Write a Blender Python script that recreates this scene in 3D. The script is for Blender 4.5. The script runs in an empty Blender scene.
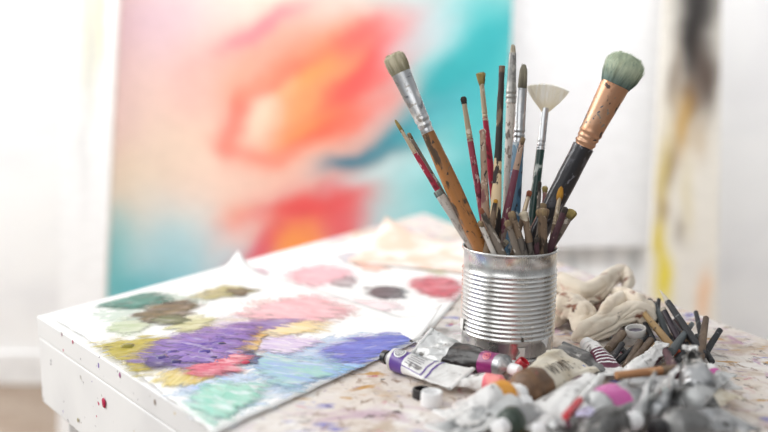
import bpy, bmesh, math, random
import numpy as np
from mathutils import Vector, Matrix, noise

C = bpy.context.scene.collection
PI = math.pi
R = math.radians

# ------------------------------------------------------------------ camera
T = 0.75                                   # height of the table top
FPX, W, H = 850.0, 768, 432
PITCH, ROLL = R(9.1), R(0.7)
_f = Vector((0, math.cos(PITCH), -math.sin(PITCH)))
_u0 = Vector((0, math.sin(PITCH), math.cos(PITCH)))
_r0 = Vector((1, 0, 0))
_r = _r0 * math.cos(ROLL) + _u0 * math.sin(ROLL)
_u = _u0 * math.cos(ROLL) - _r0 * math.sin(ROLL)

def ray(px, py):
    return _r * ((px - W / 2) / FPX) + _u * ((H / 2 - py) / FPX) + _f

CAM_H = -ray(506.5, 350.5).z * 0.889
CAM = Vector((0, 0, T + CAM_H))

def P(px, py, z=0.0):
    """point seen at a pixel, at height z above the table top"""
    d = ray(px, py)
    return CAM + d * ((T + z - CAM.z) / d.z)

def Q(px, py, Y):
    """point seen at a pixel, on the upright plane at distance Y"""
    d = ray(px, py)
    return CAM + d * (Y / d.y)

cam_d = bpy.data.cameras.new('camera')
cam_d.sensor_width = 36.0
cam_d.lens = FPX / W * 36.0
cam_d.clip_start = 0.02
cam = bpy.data.objects.new('camera', cam_d)
M = Matrix(((_r.x, _u.x, -_f.x), (_r.y, _u.y, -_f.y), (_r.z, _u.z, -_f.z))).to_4x4()
M.translation = CAM
cam.matrix_world = M
C.objects.link(cam)
bpy.context.scene.camera = cam
CAN = P(506.5, 350.5)
cam_d.dof.use_dof = True
cam_d.dof.focus_distance = (CAN - CAM).dot(_f) - 0.030
cam_d.dof.aperture_fstop = 2.0
cam_d.dof.aperture_blades = 9

# ------------------------------------------------------------------ materials
def lin(c):
    return tuple(((x / 12.92) if x <= 0.04045 else ((x + 0.055) / 1.055) ** 2.4) for x in c)

def hexc(h):
    return tuple(int(h[i:i + 2], 16) / 255 for i in (0, 2, 4))

_seed = [0.0]
class NT:
    def __init__(self, name):
        self.m = bpy.data.materials.new(name)
        self.m.use_nodes = True
        self.t = self.m.node_tree
        self.n, self.l = self.t.nodes, self.t.links
        self.b = self.n['Principled BSDF']
        self.out = self.n['Material Output']
    def new(self, typ, **kw):
        x = self.n.new(typ)
        for k, v in kw.items():
            setattr(x, k, v)
        return x
    def coord(self, kind='Object', scale=(1, 1, 1)):
        tc = self.new('ShaderNodeTexCoord')
        mp = self.new('ShaderNodeMapping')
        _seed[0] += 3.17
        mp.inputs['Location'].default_value = (_seed[0] % 7, (_seed[0] * 1.7) % 11, (_seed[0] * 0.6) % 5)
        mp.inputs['Scale'].default_value = scale
        self.l.new(tc.outputs[kind], mp.inputs['Vector'])
        return mp.outputs['Vector']
    def noise(self, scale, detail=4, dist=0.0, sc=(1, 1, 1), rough=0.55):
        x = self.new('ShaderNodeTexNoise')
        self.l.new(self.coord('Object', sc), x.inputs['Vector'])
        x.inputs['Scale'].default_value = scale
        x.inputs['Detail'].default_value = detail
        x.inputs['Distortion'].default_value = dist
        x.inputs['Roughness'].default_value = rough
        return x.outputs['Fac']
    def ramp(self, fac, lo, hi):
        x = self.new('ShaderNodeMapRange')
        x.interpolation_type = 'SMOOTHSTEP'
        self.l.new(fac, x.inputs['Value'])
        x.inputs['From Min'].default_value = lo
        x.inputs['From Max'].default_value = hi
        return x.outputs['Result']
    def mul(self, a, b, op='MULTIPLY'):
        x = self.new('ShaderNodeMath', operation=op)
        for s, v in zip(x.inputs, (a, b)):
            if hasattr(v, 'links'):
                self.l.new(v, s)
            else:
                s.default_value = v
        return x.outputs[0]
    def mix(self, fac, a, b):
        x = self.new('ShaderNodeMix', data_type='RGBA')
        for s, v in ((x.inputs[0], fac), (x.inputs[6], a), (x.inputs[7], b)):
            if hasattr(v, 'links'):
                self.l.new(v, s)
            elif isinstance(v, (int, float)):
                s.default_value = v
            else:
                s.default_value = (*v, 1)
        return x.outputs[2]

def S(c):
    return lin(hexc(c)) if isinstance(c, str) else lin(c)

MATS = {}
def mat(name, base, rough=0.5, metal=0.0, layers=(), bump=None, coat=0.0, trans=None, spec=None, sheen=0.0):
    """layers: (colour, scale, lo, hi[, stretch[, metal_of_layer]]) noise patches over the base colour"""
    if name in MATS:
        return MATS[name]
    k = NT(name)
    col = S(base)
    met = None
    for L in layers:
        c, sc, lo, hi = L[:4]
        st = L[4] if len(L) > 4 else (1, 1, 1)
        f = k.ramp(k.noise(sc, 5, 0.4, st), lo, hi)
        col = k.mix(f, col, S(c))
        if len(L) > 5:
            prev = met if met is not None else metal
            x = k.new('ShaderNodeMix', data_type='FLOAT')
            k.l.new(f, x.inputs[0])
            if hasattr(prev, 'links'):
                k.l.new(prev, x.inputs[2])
            else:
                x.inputs[2].default_value = prev
            x.inputs[3].default_value = L[5]
            met = x.outputs[0]
    if hasattr(col, 'links'):
        k.l.new(col, k.b.inputs['Base Color'])
    else:
        k.b.inputs['Base Color'].default_value = (*col, 1)
    k.b.inputs['Roughness'].default_value = rough
    if met is not None:
        k.l.new(met, k.b.inputs['Metallic'])
    else:
        k.b.inputs['Metallic'].default_value = metal
    k.b.inputs['Coat Weight'].default_value = coat
    if sheen:
        k.b.inputs['Sheen Weight'].default_value = sheen
    if spec is not None:
        k.b.inputs['Specular IOR Level'].default_value = spec
    if trans:
        k.b.inputs['Transmission Weight'].default_value = trans
    if bump:
        bp = k.new('ShaderNodeBump')
        bp.inputs['Strength'].default_value = bump[1]
        bp.inputs['Distance'].default_value = bump[2] if len(bump) > 2 else 0.001
        st = bump[3] if len(bump) > 3 else (1, 1, 1)
        k.l.new(k.noise(bump[0], 5, 0.2, st), bp.inputs['Height'])
        k.l.new(bp.outputs[0], k.b.inputs['Normal'])
    MATS[name] = k.m
    return k.m

# ------------------------------------------------------------------ mesh helpers
class MB:
    def __init__(self):
        self.v, self.f, self.mi = [], [], []
    def vert(self, p):
        self.v.append((p[0], p[1], p[2]))
        return len(self.v) - 1
    def face(self, ids, m=0):
        self.f.append(tuple(ids))
        self.mi.append(m)
    def loft(self, rings, cap0=True, cap1=True, mats=None, closed=True):
        n = len(rings[0])
        base = len(self.v)
        for r in rings:
            for p in r:
                self.vert(p)
        for i in range(len(rings) - 1):
            m = mats[i] if mats else 0
            for j in range(n if closed else n - 1):
                a = base + i * n + j
                b = base + i * n + (j + 1) % n
                self.face((a, b, b + n, a + n), m)
        if closed and cap0:
            self.face([base + j for j in range(n)][::-1], mats[0] if mats else 0)
        if closed and cap1:
            self.face([base + (len(rings) - 1) * n + j for j in range(n)], mats[-1] if mats else 0)
    def lathe(self, prof, n=24, flat=1.0, off=(0, 0), cap0=True, cap1=True, mats=None, jit=0.0, seed=0):
        """prof: (z, r) along local z; flat squeezes y"""
        rings = []
        for z, r in prof:
            ring = []
            for j in range(n):
                a = 2 * PI * j / n
                rr = r
                if jit:
                    rr *= 1 + jit * noise.noise(Vector((math.cos(a) * 1.3 + seed * 5.1, math.sin(a) * 1.3, z * 90 + seed)))
                ring.append((off[0] + rr * math.cos(a), off[1] + rr * flat * math.sin(a), z))
            rings.append(ring)
        self.loft(rings, cap0, cap1, mats)
    def grid(self, fn, nu, nv, m=0):
        base = len(self.v)
        for i in range(nu + 1):
            for j in range(nv + 1):
                self.vert(fn(i / nu, j / nv))
        for i in range(nu):
            for j in range(nv):
                a = base + i * (nv + 1) + j
                self.face((a, a + nv + 1, a + nv + 2, a + 1), m)
    def box(self, lo, hi, m=0):
        b = len(self.v)
        for x in (lo[0], hi[0]):
            for y in (lo[1], hi[1]):
                for z in (lo[2], hi[2]):
                    self.vert((x, y, z))
        for q in ((0, 1, 3, 2), (4, 6, 7, 5), (0, 4, 5, 1), (2, 3, 7, 6), (0, 2, 6, 4), (1, 5, 7, 3)):
            self.face([b + i for i in q], m)
    def hair(self, a, b, r, bend=(0, 0, 0)):
        a, b = Vector(a), Vector(b)
        mid = (a + b) / 2 + Vector(bend)
        d = (b - a).normalized()
        x = d.orthogonal().normalized()
        y = d.cross(x)
        rings = []
        for p, rr in ((a, r), (mid, r * 0.9), (b, r * 0.35)):
            rings.append([p + (x * math.cos(t) + y * math.sin(t)) * rr for t in (0, 2.094, 4.189)])
        self.loft(rings)
    def build(self, name, mats, parent=None, smooth=True, sharp=40, bevel=0, solid=0, subsurf=0):
        me = bpy.data.meshes.new(name)
        me.from_pydata([tuple(p) for p in self.v], [], self.f)
        if not isinstance(mats, (list, tuple)):
            mats = [mats]
        for m in mats:
            me.materials.append(m)
        me.polygons.foreach_set('material_index', self.mi)
        me.polygons.foreach_set('use_smooth', [smooth] * len(self.f))
        me.validate()
        bm = bmesh.new()
        bm.from_mesh(me)
        bmesh.ops.recalc_face_normals(bm, faces=bm.faces)
        bm.to_mesh(me)
        bm.free()
        if smooth and sharp:
            me.set_sharp_from_angle(angle=R(sharp))
        me.update()
        o = bpy.data.objects.new(name, me)
        C.objects.link(o)
        if parent:
            o.parent = parent
        if subsurf:
            s = o.modifiers.new('s', 'SUBSURF'); s.levels = subsurf; s.render_levels = subsurf
        if solid:
            s = o.modifiers.new('t', 'SOLIDIFY'); s.thickness = solid; s.offset = 0
        if bevel:
            s = o.modifiers.new('b', 'BEVEL'); s.width = bevel; s.segments = 3; s.limit_method = 'ANGLE'
        return o

def tag(o, label, cat, group=None, kind=None):
    o['label'] = label
    o['category'] = cat
    if group: o['group'] = group
    if kind: o['kind'] = kind
    return o

def thing(name, label, cat, mw=None, group=None):
    o = bpy.data.objects.new(name, None)
    o.empty_display_size = 0.02
    C.objects.link(o)
    if mw is not None:
        o.matrix_world = mw
    return tag(o, label, cat, group)

def frame(origin, x, y, z):
    m = Matrix((x, y, z)).transposed().to_4x4()
    m.translation = origin
    return m

def smooth01(t):
    t = max(0.0, min(1.0, t))
    return t * t * (3 - 2 * t)

def fbm(p, s=1.0, o=4):
    return noise.fractal(Vector(p) * s, 1.0, 2.0, o)

# ------------------------------------------------------------------ the room
def structure(o):
    o['kind'] = 'structure'
    return o

mb = MB(); mb.box((-4, -2, -0.05), (4, 3.2, 0.0))
structure(mb.build('floor', mat('floor_boards', 'a08f80', 0.55, layers=(('8b7766', 3.0, .4, .7, (1, 9, 1)), ('b5a796', 14, .5, .75, (1, 6, 1))), bump=(20, .3, .002, (1, 12, 1))), smooth=False))
WALLY = 2.75
mb = MB(); mb.box((-4, WALLY, 0), (4, WALLY + 0.1, 2.9))
structure(mb.build('wall_back', mat('wall_plaster', 'f1f1f1', 0.8, layers=(('e6e6e8', 2.2, .45, .7),), bump=(60, .15, .002)), smooth=False))
mb = MB(); mb.box((-4, WALLY - 0.016, 0), (4, WALLY, 0.11))
structure(mb.build('baseboard_back', mat('baseboard_paint', 'ececec', 0.4, layers=(('dcdcdc', 8, .5, .8),)), smooth=False, bevel=.004))

# ---- colour fields on big canvases: painted as soft strokes in canvas coordinates
def canvas_thing(name, label, cat, quad, Y, strokes, base, nu, nv, thick=0.022, group=None, warp=14, rough=0.6, stand=True):
    """quad: four pixel corners tl, tr, br, bl seen on the upright plane at Y; strokes (cx, cy, rx, ry, rot, colour, strength)"""
    tl, tr, br, bl = [Q(x, y, Y) for x, y in quad]
    pts = [np.array(q, float) for q in quad]
    if stand:                                   # its lower edge rests on the floor
        kl, kr = (tl.z - .001) / (tl.z - bl.z), (tr.z - .001) / (tr.z - br.z)
        bl, br = tl + (bl - tl) * kl, tr + (br - tr) * kr
        pts[3] = pts[0] + (pts[3] - pts[0]) * kl; pts[2] = pts[1] + (pts[2] - pts[1]) * kr
    t = thing(name, label, cat, Matrix.Translation((bl + br) / 2), group)
    o = (bl + br) / 2
    mb = MB()
    cols = []
    def surf(u, v):
        p = (tl * (1 - u) + tr * u) * (1 - v) + (bl * (1 - u) + br * u) * v
        return p - o
    mb.grid(surf, nu, nv)
    B = np.array(lin(base))
    st = [(s[0], s[1], s[2], s[3], math.cos(R(s[4])), math.sin(R(s[4])), np.array(S(s[5])), s[6]) for s in strokes]
    for i in range(nu + 1):
        for j in range(nv + 1):
            u, v = i / nu, j / nv
            p = (pts[0] * (1 - u) + pts[1] * u) * (1 - v) + (pts[3] * (1 - u) + pts[2] * u) * v
            x = p[0] + warp * noise.noise(Vector((p[0] / 38, p[1] / 38, 1.0))) + warp * .35 * noise.noise(Vector((p[0] / 11, p[1] / 11, 4)))
            y = p[1] + warp * noise.noise(Vector((p[0] / 38, p[1] / 38, 9.0))) + warp * .35 * noise.noise(Vector((p[0] / 11, p[1] / 11, 14)))
            c = B.copy()
            for cx, cy, rx, ry, co, si, col, k in st:
                dx, dy = x - cx, y - cy
                a, b = (dx * co + dy * si) / rx, (-dx * si + dy * co) / ry
                w = k * math.exp(-((a * a + b * b) ** 1.25))
                if w > .004:
                    c += (col - c) * w
            cols.append((c[0], c[1], c[2], 1.0))
    k = NT(name + '_paint')
    at = k.new('ShaderNodeAttribute', attribute_name='paint')
    f = k.ramp(k.noise(26, 5, .3, (1, 1, 2.2)), .35, .75)
    c2 = k.new('ShaderNodeHueSaturation'); c2.inputs['Value'].default_value = 0.93
    k.l.new(at.outputs['Color'], c2.inputs['Color'])
    k.l.new(k.mix(f, at.outputs['Color'], c2.outputs['Color']), k.b.inputs['Base Color'])
    k.b.inputs['Roughness'].default_value = rough
    bp = k.new('ShaderNodeBump'); bp.inputs['Strength'].default_value = .15; bp.inputs['Distance'].default_value = .002
    k.l.new(k.noise(300, 2), bp.inputs['Height']); k.l.new(bp.outputs[0], k.b.inputs['Normal'])
    face = mb.build('painted_face', k.m, t, sharp=0)
    ca = face.data.color_attributes.new('paint', 'FLOAT_COLOR', 'POINT')
    ca.data.foreach_set('color', np.array(cols, np.float32).ravel())
    bk = MB()
    n = (tr - tl).cross(bl - tl).normalized()
    if n.y < 0: n = -n
    fr = [p - o + n * .0006 for p in (tl, tr, br, bl)]
    b2 = [p + n * thick for p in fr]
    bk.loft([fr, b2])
    bk.build('stretcher', mat('canvas_edge', 'eeeae2', .8, layers=(('ddd6ca', 12, .5, .8),)), t, smooth=False)
    return t

art = [
 (150, 15, 80, 60, 0, 'dfc0cf', .9), (120, 110, 40, 90, 0, 'e8c9cc', .8), (205, 120, 75, 90, 0, 'f3d7c2', .9), (190, 60, 40, 40, 0, 'f0c8c4', .7),
 (130, 170, 40, 50, 0, 'efdcc4', .8), (200, 210, 120, 40, 0, 'e6e3dc', .7), (165, 245, 75, 45, -10, 'b5dbe2', .95), (130, 280, 60, 28, 0, '52bcc6', .9),
 (210, 270, 60, 35, 0, '8fcbd8', .85), (110, 250, 25, 60, 0, '7ccad0', .8),
 (440, 60, 130, 120, 0, '74c9cc', .95), (440, 210, 110, 90, 0, '85d0d4', .95), (480, 130, 45, 200, 0, '45bcc0', .85), (495, 30, 30, 60, 0, '33b3b6', .8),
 (405, 15, 50, 34, -30, 'c5d2d6', .85), (370, 120, 34, 20, 0, 'bcd4d6', .7),
 (455, 58, 80, 17, -42, '2aa5ae', .9), (420, 105, 75, 15, -30, '3fa9b4', .85), (370, 139, 50, 13, -18, '27798a', .9), (345, 142, 28, 9, -15, '2c6a80', .8),
 (405, 160, 60, 13, -25, 'a8dde0', .7), (360, 215, 40, 55, 10, 'b9d2d2', .8), (380, 200, 36, 20, -20, 'a9d8dc', .6),
 (275, 40, 90, 45, -25, 'f0a08c', .85), (320, 90, 75, 60, -20, 'f07c5c', .92), (335, 35, 60, 26, -30, 'f4895f', .85),
 (375, 40, 55, 20, -42, 'e45e62', .9), (350, 75, 60, 16, -42, 'ea5a52', .85), (262, 12, 55, 10, -28, 'de7d8c', .8), (385, 85, 30, 14, -40, 'e98f88', .7),
 (310, 60, 45, 12, -35, 'f9a35a', .8), (300, 118, 38, 20, -25, 'fa9a55', .85), (335, 60, 35, 7, -40, 'f8b070', .7),
 (237, 100, 13, 45, 14, 'ee6658', .85), (250, 138, 35, 12, 20, 'ee7260', .75), (262, 66, 40, 11, -28, 'f08468', .7),
 (262, 104, 20, 30, 20, 'f8d6bd', .92), (285, 70, 16, 12, 0, 'f6b98e', .6),
 (290, 155, 60, 16, -15, 'efc2ae', .8), (330, 150, 40, 10, -25, 'e9d4c8', .8), (235, 180, 50, 30, 20, 'f2cbb8', .7),
 (300, 200, 70, 34, -22, 'e8584f', .92), (330, 185, 40, 18, -15, 'e2464e', .8), (250, 205, 34, 16, 10, 'f2a58e', .7),
 (262, 235, 55, 15, -42, 'dd3f5c', .85), (305, 230, 34, 20, -45, 'f58a4a', .88), (340, 225, 20, 30, 10, 'e2605a', .7), (245, 215, 40, 10, -40, 'ead2cc', .6),
 (345, 62, 80, 12, -38, 'e9544e', .7), (395, 45, 40, 16, -40, 'e76a66', .75), (360, 18, 36, 12, -35, 'dd4f58', .7), (300, 90, 34, 14, -35, 'fba768', .7), (290, 60, 50, 8, -30, 'ec6a5a', .6),
 (322, 118, 60, 10, -28, 'ee5f4c', .75), (285, 140, 45, 9, -15, 'f3927a', .6), (400, 95, 26, 12, -35, 'e8a49c', .6), (240, 60, 30, 12, -40, 'f3b39a', .6),
 (448, 62, 56, 11, -40, '2ba3aa', .85), (470, 40, 40, 12, -42, '37aeb2', .8), (420, 22, 36, 20, -35, 'b9d2d6', .7), (352, 142, 34, 9, -14, '2b6f86', .95), (398, 122, 46, 10, -30, '2e8c9c', .9), (436, 108, 34, 9, -28, '5cb9c0', .7),
 (372, 158, 44, 10, -22, 'c6dfe0', .75), (300, 190, 60, 12, -15, 'e6504c', .7), (345, 208, 26, 22, 0, 'e4525a', .7), (292, 232, 20, 20, -40, 'f79a4a', .75), (225, 245, 30, 10, -35, 'c8d6da', .6),
]
canvas_thing('abstract_painting', 'large abstract painting of red and orange swirls on turquoise', 'painting',
             [(84, -190), (520, -190), (497, 420), (100, 420)], 2.30, art, (.95, .87, .81), 170, 220, warp=8)
canvas_thing('white_canvas', 'white canvas with faint grey and yellow drips at its top, beside the red painting', 'canvas',
             [(63, -190), (127, -190), (99, 420), (58, 420)], 2.18,
             [(88, 10, 9, 80, 0, 'd9d6c0', .8), (100, 0, 6, 60, 0, 'e0dcb0', .7), (84, 130, 5, 60, 0, 'dcdcdc', .6), (76, 40, 6, 90, 0, 'e6e6e4', .6), (92, 40, 4, 60, 0, 'cfcfc8', .6)],
             (.97, .97, .97), 40, 120, warp=5)
canvas_thing('hanging_paper', 'big blank white paper sheet hanging between the two painted canvases', 'paper',
             [(508, -190), (690, -190), (653, 246), (498, 249)], 2.36,
             [(520, 60, 12, 300, 0, 'e2e3e6', .7), (640, 120, 20, 160, 3, 'e7e8ea', .6), (560, 100, 30, 200, 0, 'ececee', .6)],
             (.925, .925, .93), 40, 60, thick=.002, warp=6, stand=False)
canvas_thing('pale_canvas', 'low pale canvas with grey smudges standing beneath the hanging white paper', 'canvas',
             [(500, 240), (662, 236), (655, 420), (500, 420)], 2.39,
             [(574, 262, 5, 14, 0, 'bfc4c6', .8), (588, 258, 3, 20, 0, 'd3d5d6', .8), (634, 262, 6, 16, 0, 'b4b8ba', .8), (610, 255, 4, 22, 0, 'd2d4d8', .7), (648, 280, 4, 20, 0, 'cdd0d0', .6), (560, 290, 20, 10, 0, 'dddddd', .7)],
             (.97, .97, .97), 60, 60, warp=4)
canvas_thing('striped_painting', 'painting of black, yellow and violet upright strokes behind the stick pile', 'painting',
             [(676, -190), (724, -190), (716, 430), (640, 430)], 2.28,
             [(700, -50, 26, 118, 0, '1d1a1c', .98), (694, 20, 13, 62, 3, '1f1b1b', .96), (706, 62, 12, 40, 0, '4b382e', .9), (690, 84, 9, 24, 3, '6b5140', .85), (676, 60, 6, 40, 5, '8a7a6a', .8), (682, 110, 10, 34, 5, 'c39a4a', .85),
              (700, 120, 10, 26, 0, 'cdb99c', .7), (664, 195, 6, 14, 0, '7d6a90', .85), (672, 150, 7, 24, 4, '8d7350', .8), (664, 170, 8, 60, 3, 'd3bb62', .7), (681, 215, 5, 16, 0, '8c7d6c', .8),
              (664, 262, 9, 32, 2, 'ead52a', .95), (661, 225, 7, 20, 0, 'e0c832', .8), (704, 285, 8, 28, 0, 'f0c095', .85), (690, 250, 12, 60, 0, 'e9e4dc', .6), (688, 180, 7, 40, 0, 'dccfa8', .6)],
             (.92, .90, .86), 40, 190, warp=5)

# ------------------------------------------------------------------ the table
E = 331 - .642 * 60
corner_l, corner_b = P(36.5, 316), P(424, 213)
front_a, front_b = P(330, 504.5), P(1000, 560)
right_b = P(812, 356)
poly = [corner_l, corner_b, right_b, front_b, front_a]
def prism(mb, pts, z0, z1):
    a = [(p.x, p.y, z0) for p in pts]
    b = [(p.x, p.y, z1) for p in pts]
    mb.loft([a, b])

k = NT('painted_table_top')
col = S('efedea')
for c, sc, lo, hi, st in (('dbd1c7', 10, .30, .52, (1, 1, 1)), ('bfac98', 20, .46, .68, (1, 1, 1)), ('ddd4d0', 34, .50, .66, (1, 1, 1)), ('c3a9b6', 15, .54, .72, (1, 1.6, 1)), ('b890a6', 24, .60, .74, (1.5, 1, 1)),
                          ('c0924c', 24, .59, .68, (1, 2, 1)), ('948a84', 30, .58, .72, (1, 1, 1)), ('7a78bc', 22, .60, .70, (1, 2.5, 1)), ('9c8470', 50, .56, .70, (2, 1, 1)),
                          ('5b4c4a', 55, .62, .70, (1, 1, 1)), ('bc5a70', 40, .62, .70, (1, 1, 1)), ('825c88', 38, .64, .73, (1, 1.4, 1)), ('e6e0da', 42, .50, .80, (1, 1, 1)), ('5d5450', 110, .65, .72, (1, 1, 1))):
    col = k.mix(k.ramp(k.noise(sc, 5, 0.5, st), lo, hi), col, S(c))
# paint gathers on the right half of the table: clean white towards the left corner
tc = k.new('ShaderNodeTexCoord'); sep = k.new('ShaderNodeSeparateXYZ'); k.l.new(tc.outputs['Object'], sep.inputs[0])
cl = k.ramp(sep.outputs['X'], -.17, -.03)
col = k.mix(cl, S('f4f4f3'), col)
k.l.new(col, k.b.inputs['Base Color'])
k.b.inputs['Roughness'].default_value = .55
bp = k.new('ShaderNodeBump'); bp.inputs['Strength'].default_value = .4; bp.inputs['Distance'].default_value = .0012
k.l.new(k.noise(70, 6), bp.inputs['Height']); k.l.new(bp.outputs[0], k.b.inputs['Normal'])
m_top = k.m
k = NT('painted_table_side')
col = S('f0f0ef')
for c, sc, lo, hi in (('e4e4e4', 6, .45, .75), ('b9b4ae', 60, .68, .72), ('c2325c', 42, .735, .75), ('8e8a90', 90, .70, .73), ('c9b06a', 50, .73, .75), ('7f6ab0', 55, .735, .755)):
    col = k.mix(k.ramp(k.noise(sc, 3, 0.2), lo, hi), col, S(c))
k.l.new(col, k.b.inputs['Base Color']); k.b.inputs['Roughness'].default_value = .5
m_side = k.m

table = thing('work_table', 'white paint-stained work table under the tin of brushes', 'table', Matrix.Translation((0, .6, 0)))
mb = MB(); off = Vector((0, .6, 0))
prism(mb, [p - off for p in poly], T - .024, T)
for i, f in enumerate(mb.f):
    mb.mi[i] = 1
mb.mi[-1] = 0          # upper face
tt = mb.build('table_top', [m_top, m_side], table, smooth=False, bevel=.0015)
mb = MB()
cen = sum(poly, Vector()) / 5
ins = [p + (cen - p).normalized() * .0012 - off for p in poly]
prism(mb, ins, T - .105, T - .0255)
mb.build('apron', m_side, table, smooth=False, bevel=.002)
for p in (corner_l, corner_b, right_b, front_b, front_a):
    q = p + (cen - p).normalized() * .075 - off
    mb = MB(); mb.box((q.x - .03, q.y - .03, 0), (q.x + .03, q.y + .03, T - .104))
    mb.build('leg', m_side, table, smooth=False, bevel=.003)
# a crimson paint fleck on the side (a raised blob)
def drop(mb, c, n, r, tall=1.0, seed=0):
    n = n.normalized(); x = Vector((0, 0, 1)).cross(n).normalized(); y = n.cross(x)
    rings = []
    for s, h in ((1, 0), (.85, .5), (.5, .85), (.1, 1)):
        rings.append([c + (x * math.cos(a) + y * math.sin(a) * tall) * r * s * (1 + .35 * noise.noise(Vector((math.cos(a) * 1.2 + seed, math.sin(a) * 1.2, seed)))) + n * h * r * .28 for a in [2 * PI * q / 16 for q in range(16)]])
    mb.loft(rings)
edge_d = (front_a - corner_l).normalized()
side_n = Vector((edge_d.y, -edge_d.x, 0))
if side_n.x > 0: side_n = -side_n
for (px, py, r, c, nm) in ((104, 403, .0042, 'b8164a', 'crimson'), (73, 342, .0018, 'b8305a', 'rose'), (120, 375, .0022, 'b06a9a', 'mauve'), (155, 402, .0022, '9a8a80', 'grey'), (78, 420, .002, 'a59a70', 'ochre'), (62, 335, .0014, '8a3a60', 'plum')):
    d = ray(px, py)
    # intersect with the side face
    tt_ = (corner_l - CAM).dot(side_n) / d.dot(side_n)
    mb = MB(); drop(mb, CAM + d * tt_ - off + side_n * .0002, side_n, r, 1.3, px)
    mb.build('paint_fleck', mat('fleck_' + nm, c, .4, layers=((c, 50, .4, .6),)), table)

# ------------------------------------------------------------------ palette papers with paint
m_paper = mat('paper_white', 'f6f5f3', .75, layers=(('ebe8e4', 14, .5, .8),), bump=(240, .1, .0004))
def sheet(name, label, quad, bulge, curls, z, wob, seed, parent_mat=m_paper, n=46):
    c = [P(*q, z) for q in quad]
    o = (c[0] + c[1] + c[2] + c[3]) / 4
    o.z = T
    t = thing(name, label, 'paper', Matrix.Translation(o))
    mb = MB()
    def fn(u, v):
        a = c[0].lerp(c[1], u); b = c[3].lerp(c[2], u)
        p = a.lerp(b, v)
        for (side, px, py) in bulge:      # edge bows, in metres
            w = {'b': v ** 2 * 4 * u * (1 - u), 't': (1 - v) ** 2 * 4 * u * (1 - u), 'l': (1 - u) ** 2 * 4 * v * (1 - v), 'r': u ** 2 * 4 * v * (1 - v)}[side]
            p = p + Vector((px, py, 0)) * w
        ed = min(u, 1 - u, v, 1 - v)
        if ed < .02:
            p = p + Vector((fbm(p, 60, 3), fbm(p + Vector((3, 1, 0)), 60, 3), 0)) * .0016
        h = z + wob * (.5 + .5 * fbm((p.x * 9 + seed, p.y * 9, seed), 1, 2)) * smooth01(ed * 0 + 1)
        for cu, cv, rad, ht in curls:
            d = math.hypot(u - cu, v - cv)
            if d < rad:
                h += ht * (1 - d / rad) ** 2
        p.z = T + h
        return p - o
    mb.grid(fn, n, n)
    mb.build('sheet', parent_mat, t, solid=.0004, sharp=0)
    QUADS[t.name] = [p.copy() for p in c]
    return t, o

QUADS = {}
def inside(p, quad, pad=-.005):
    """signed: is p within the sheet, pad metres from its edges"""
    n = len(quad); cx = sum(q.x for q in quad) / n; cy = sum(q.y for q in quad) / n
    for i in range(n):
        a, b = quad[i], quad[(i + 1) % n]
        ex, ey = b.x - a.x, b.y - a.y; l = math.hypot(ex, ey)
        sc_ = (ex * (cy - a.y) - ey * (cx - a.x)); sp_ = (ex * (p.y - a.y) - ey * (p.x - a.x)) / l
        if sp_ * (1 if sc_ > 0 else -1) < pad: return False
    return True

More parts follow.
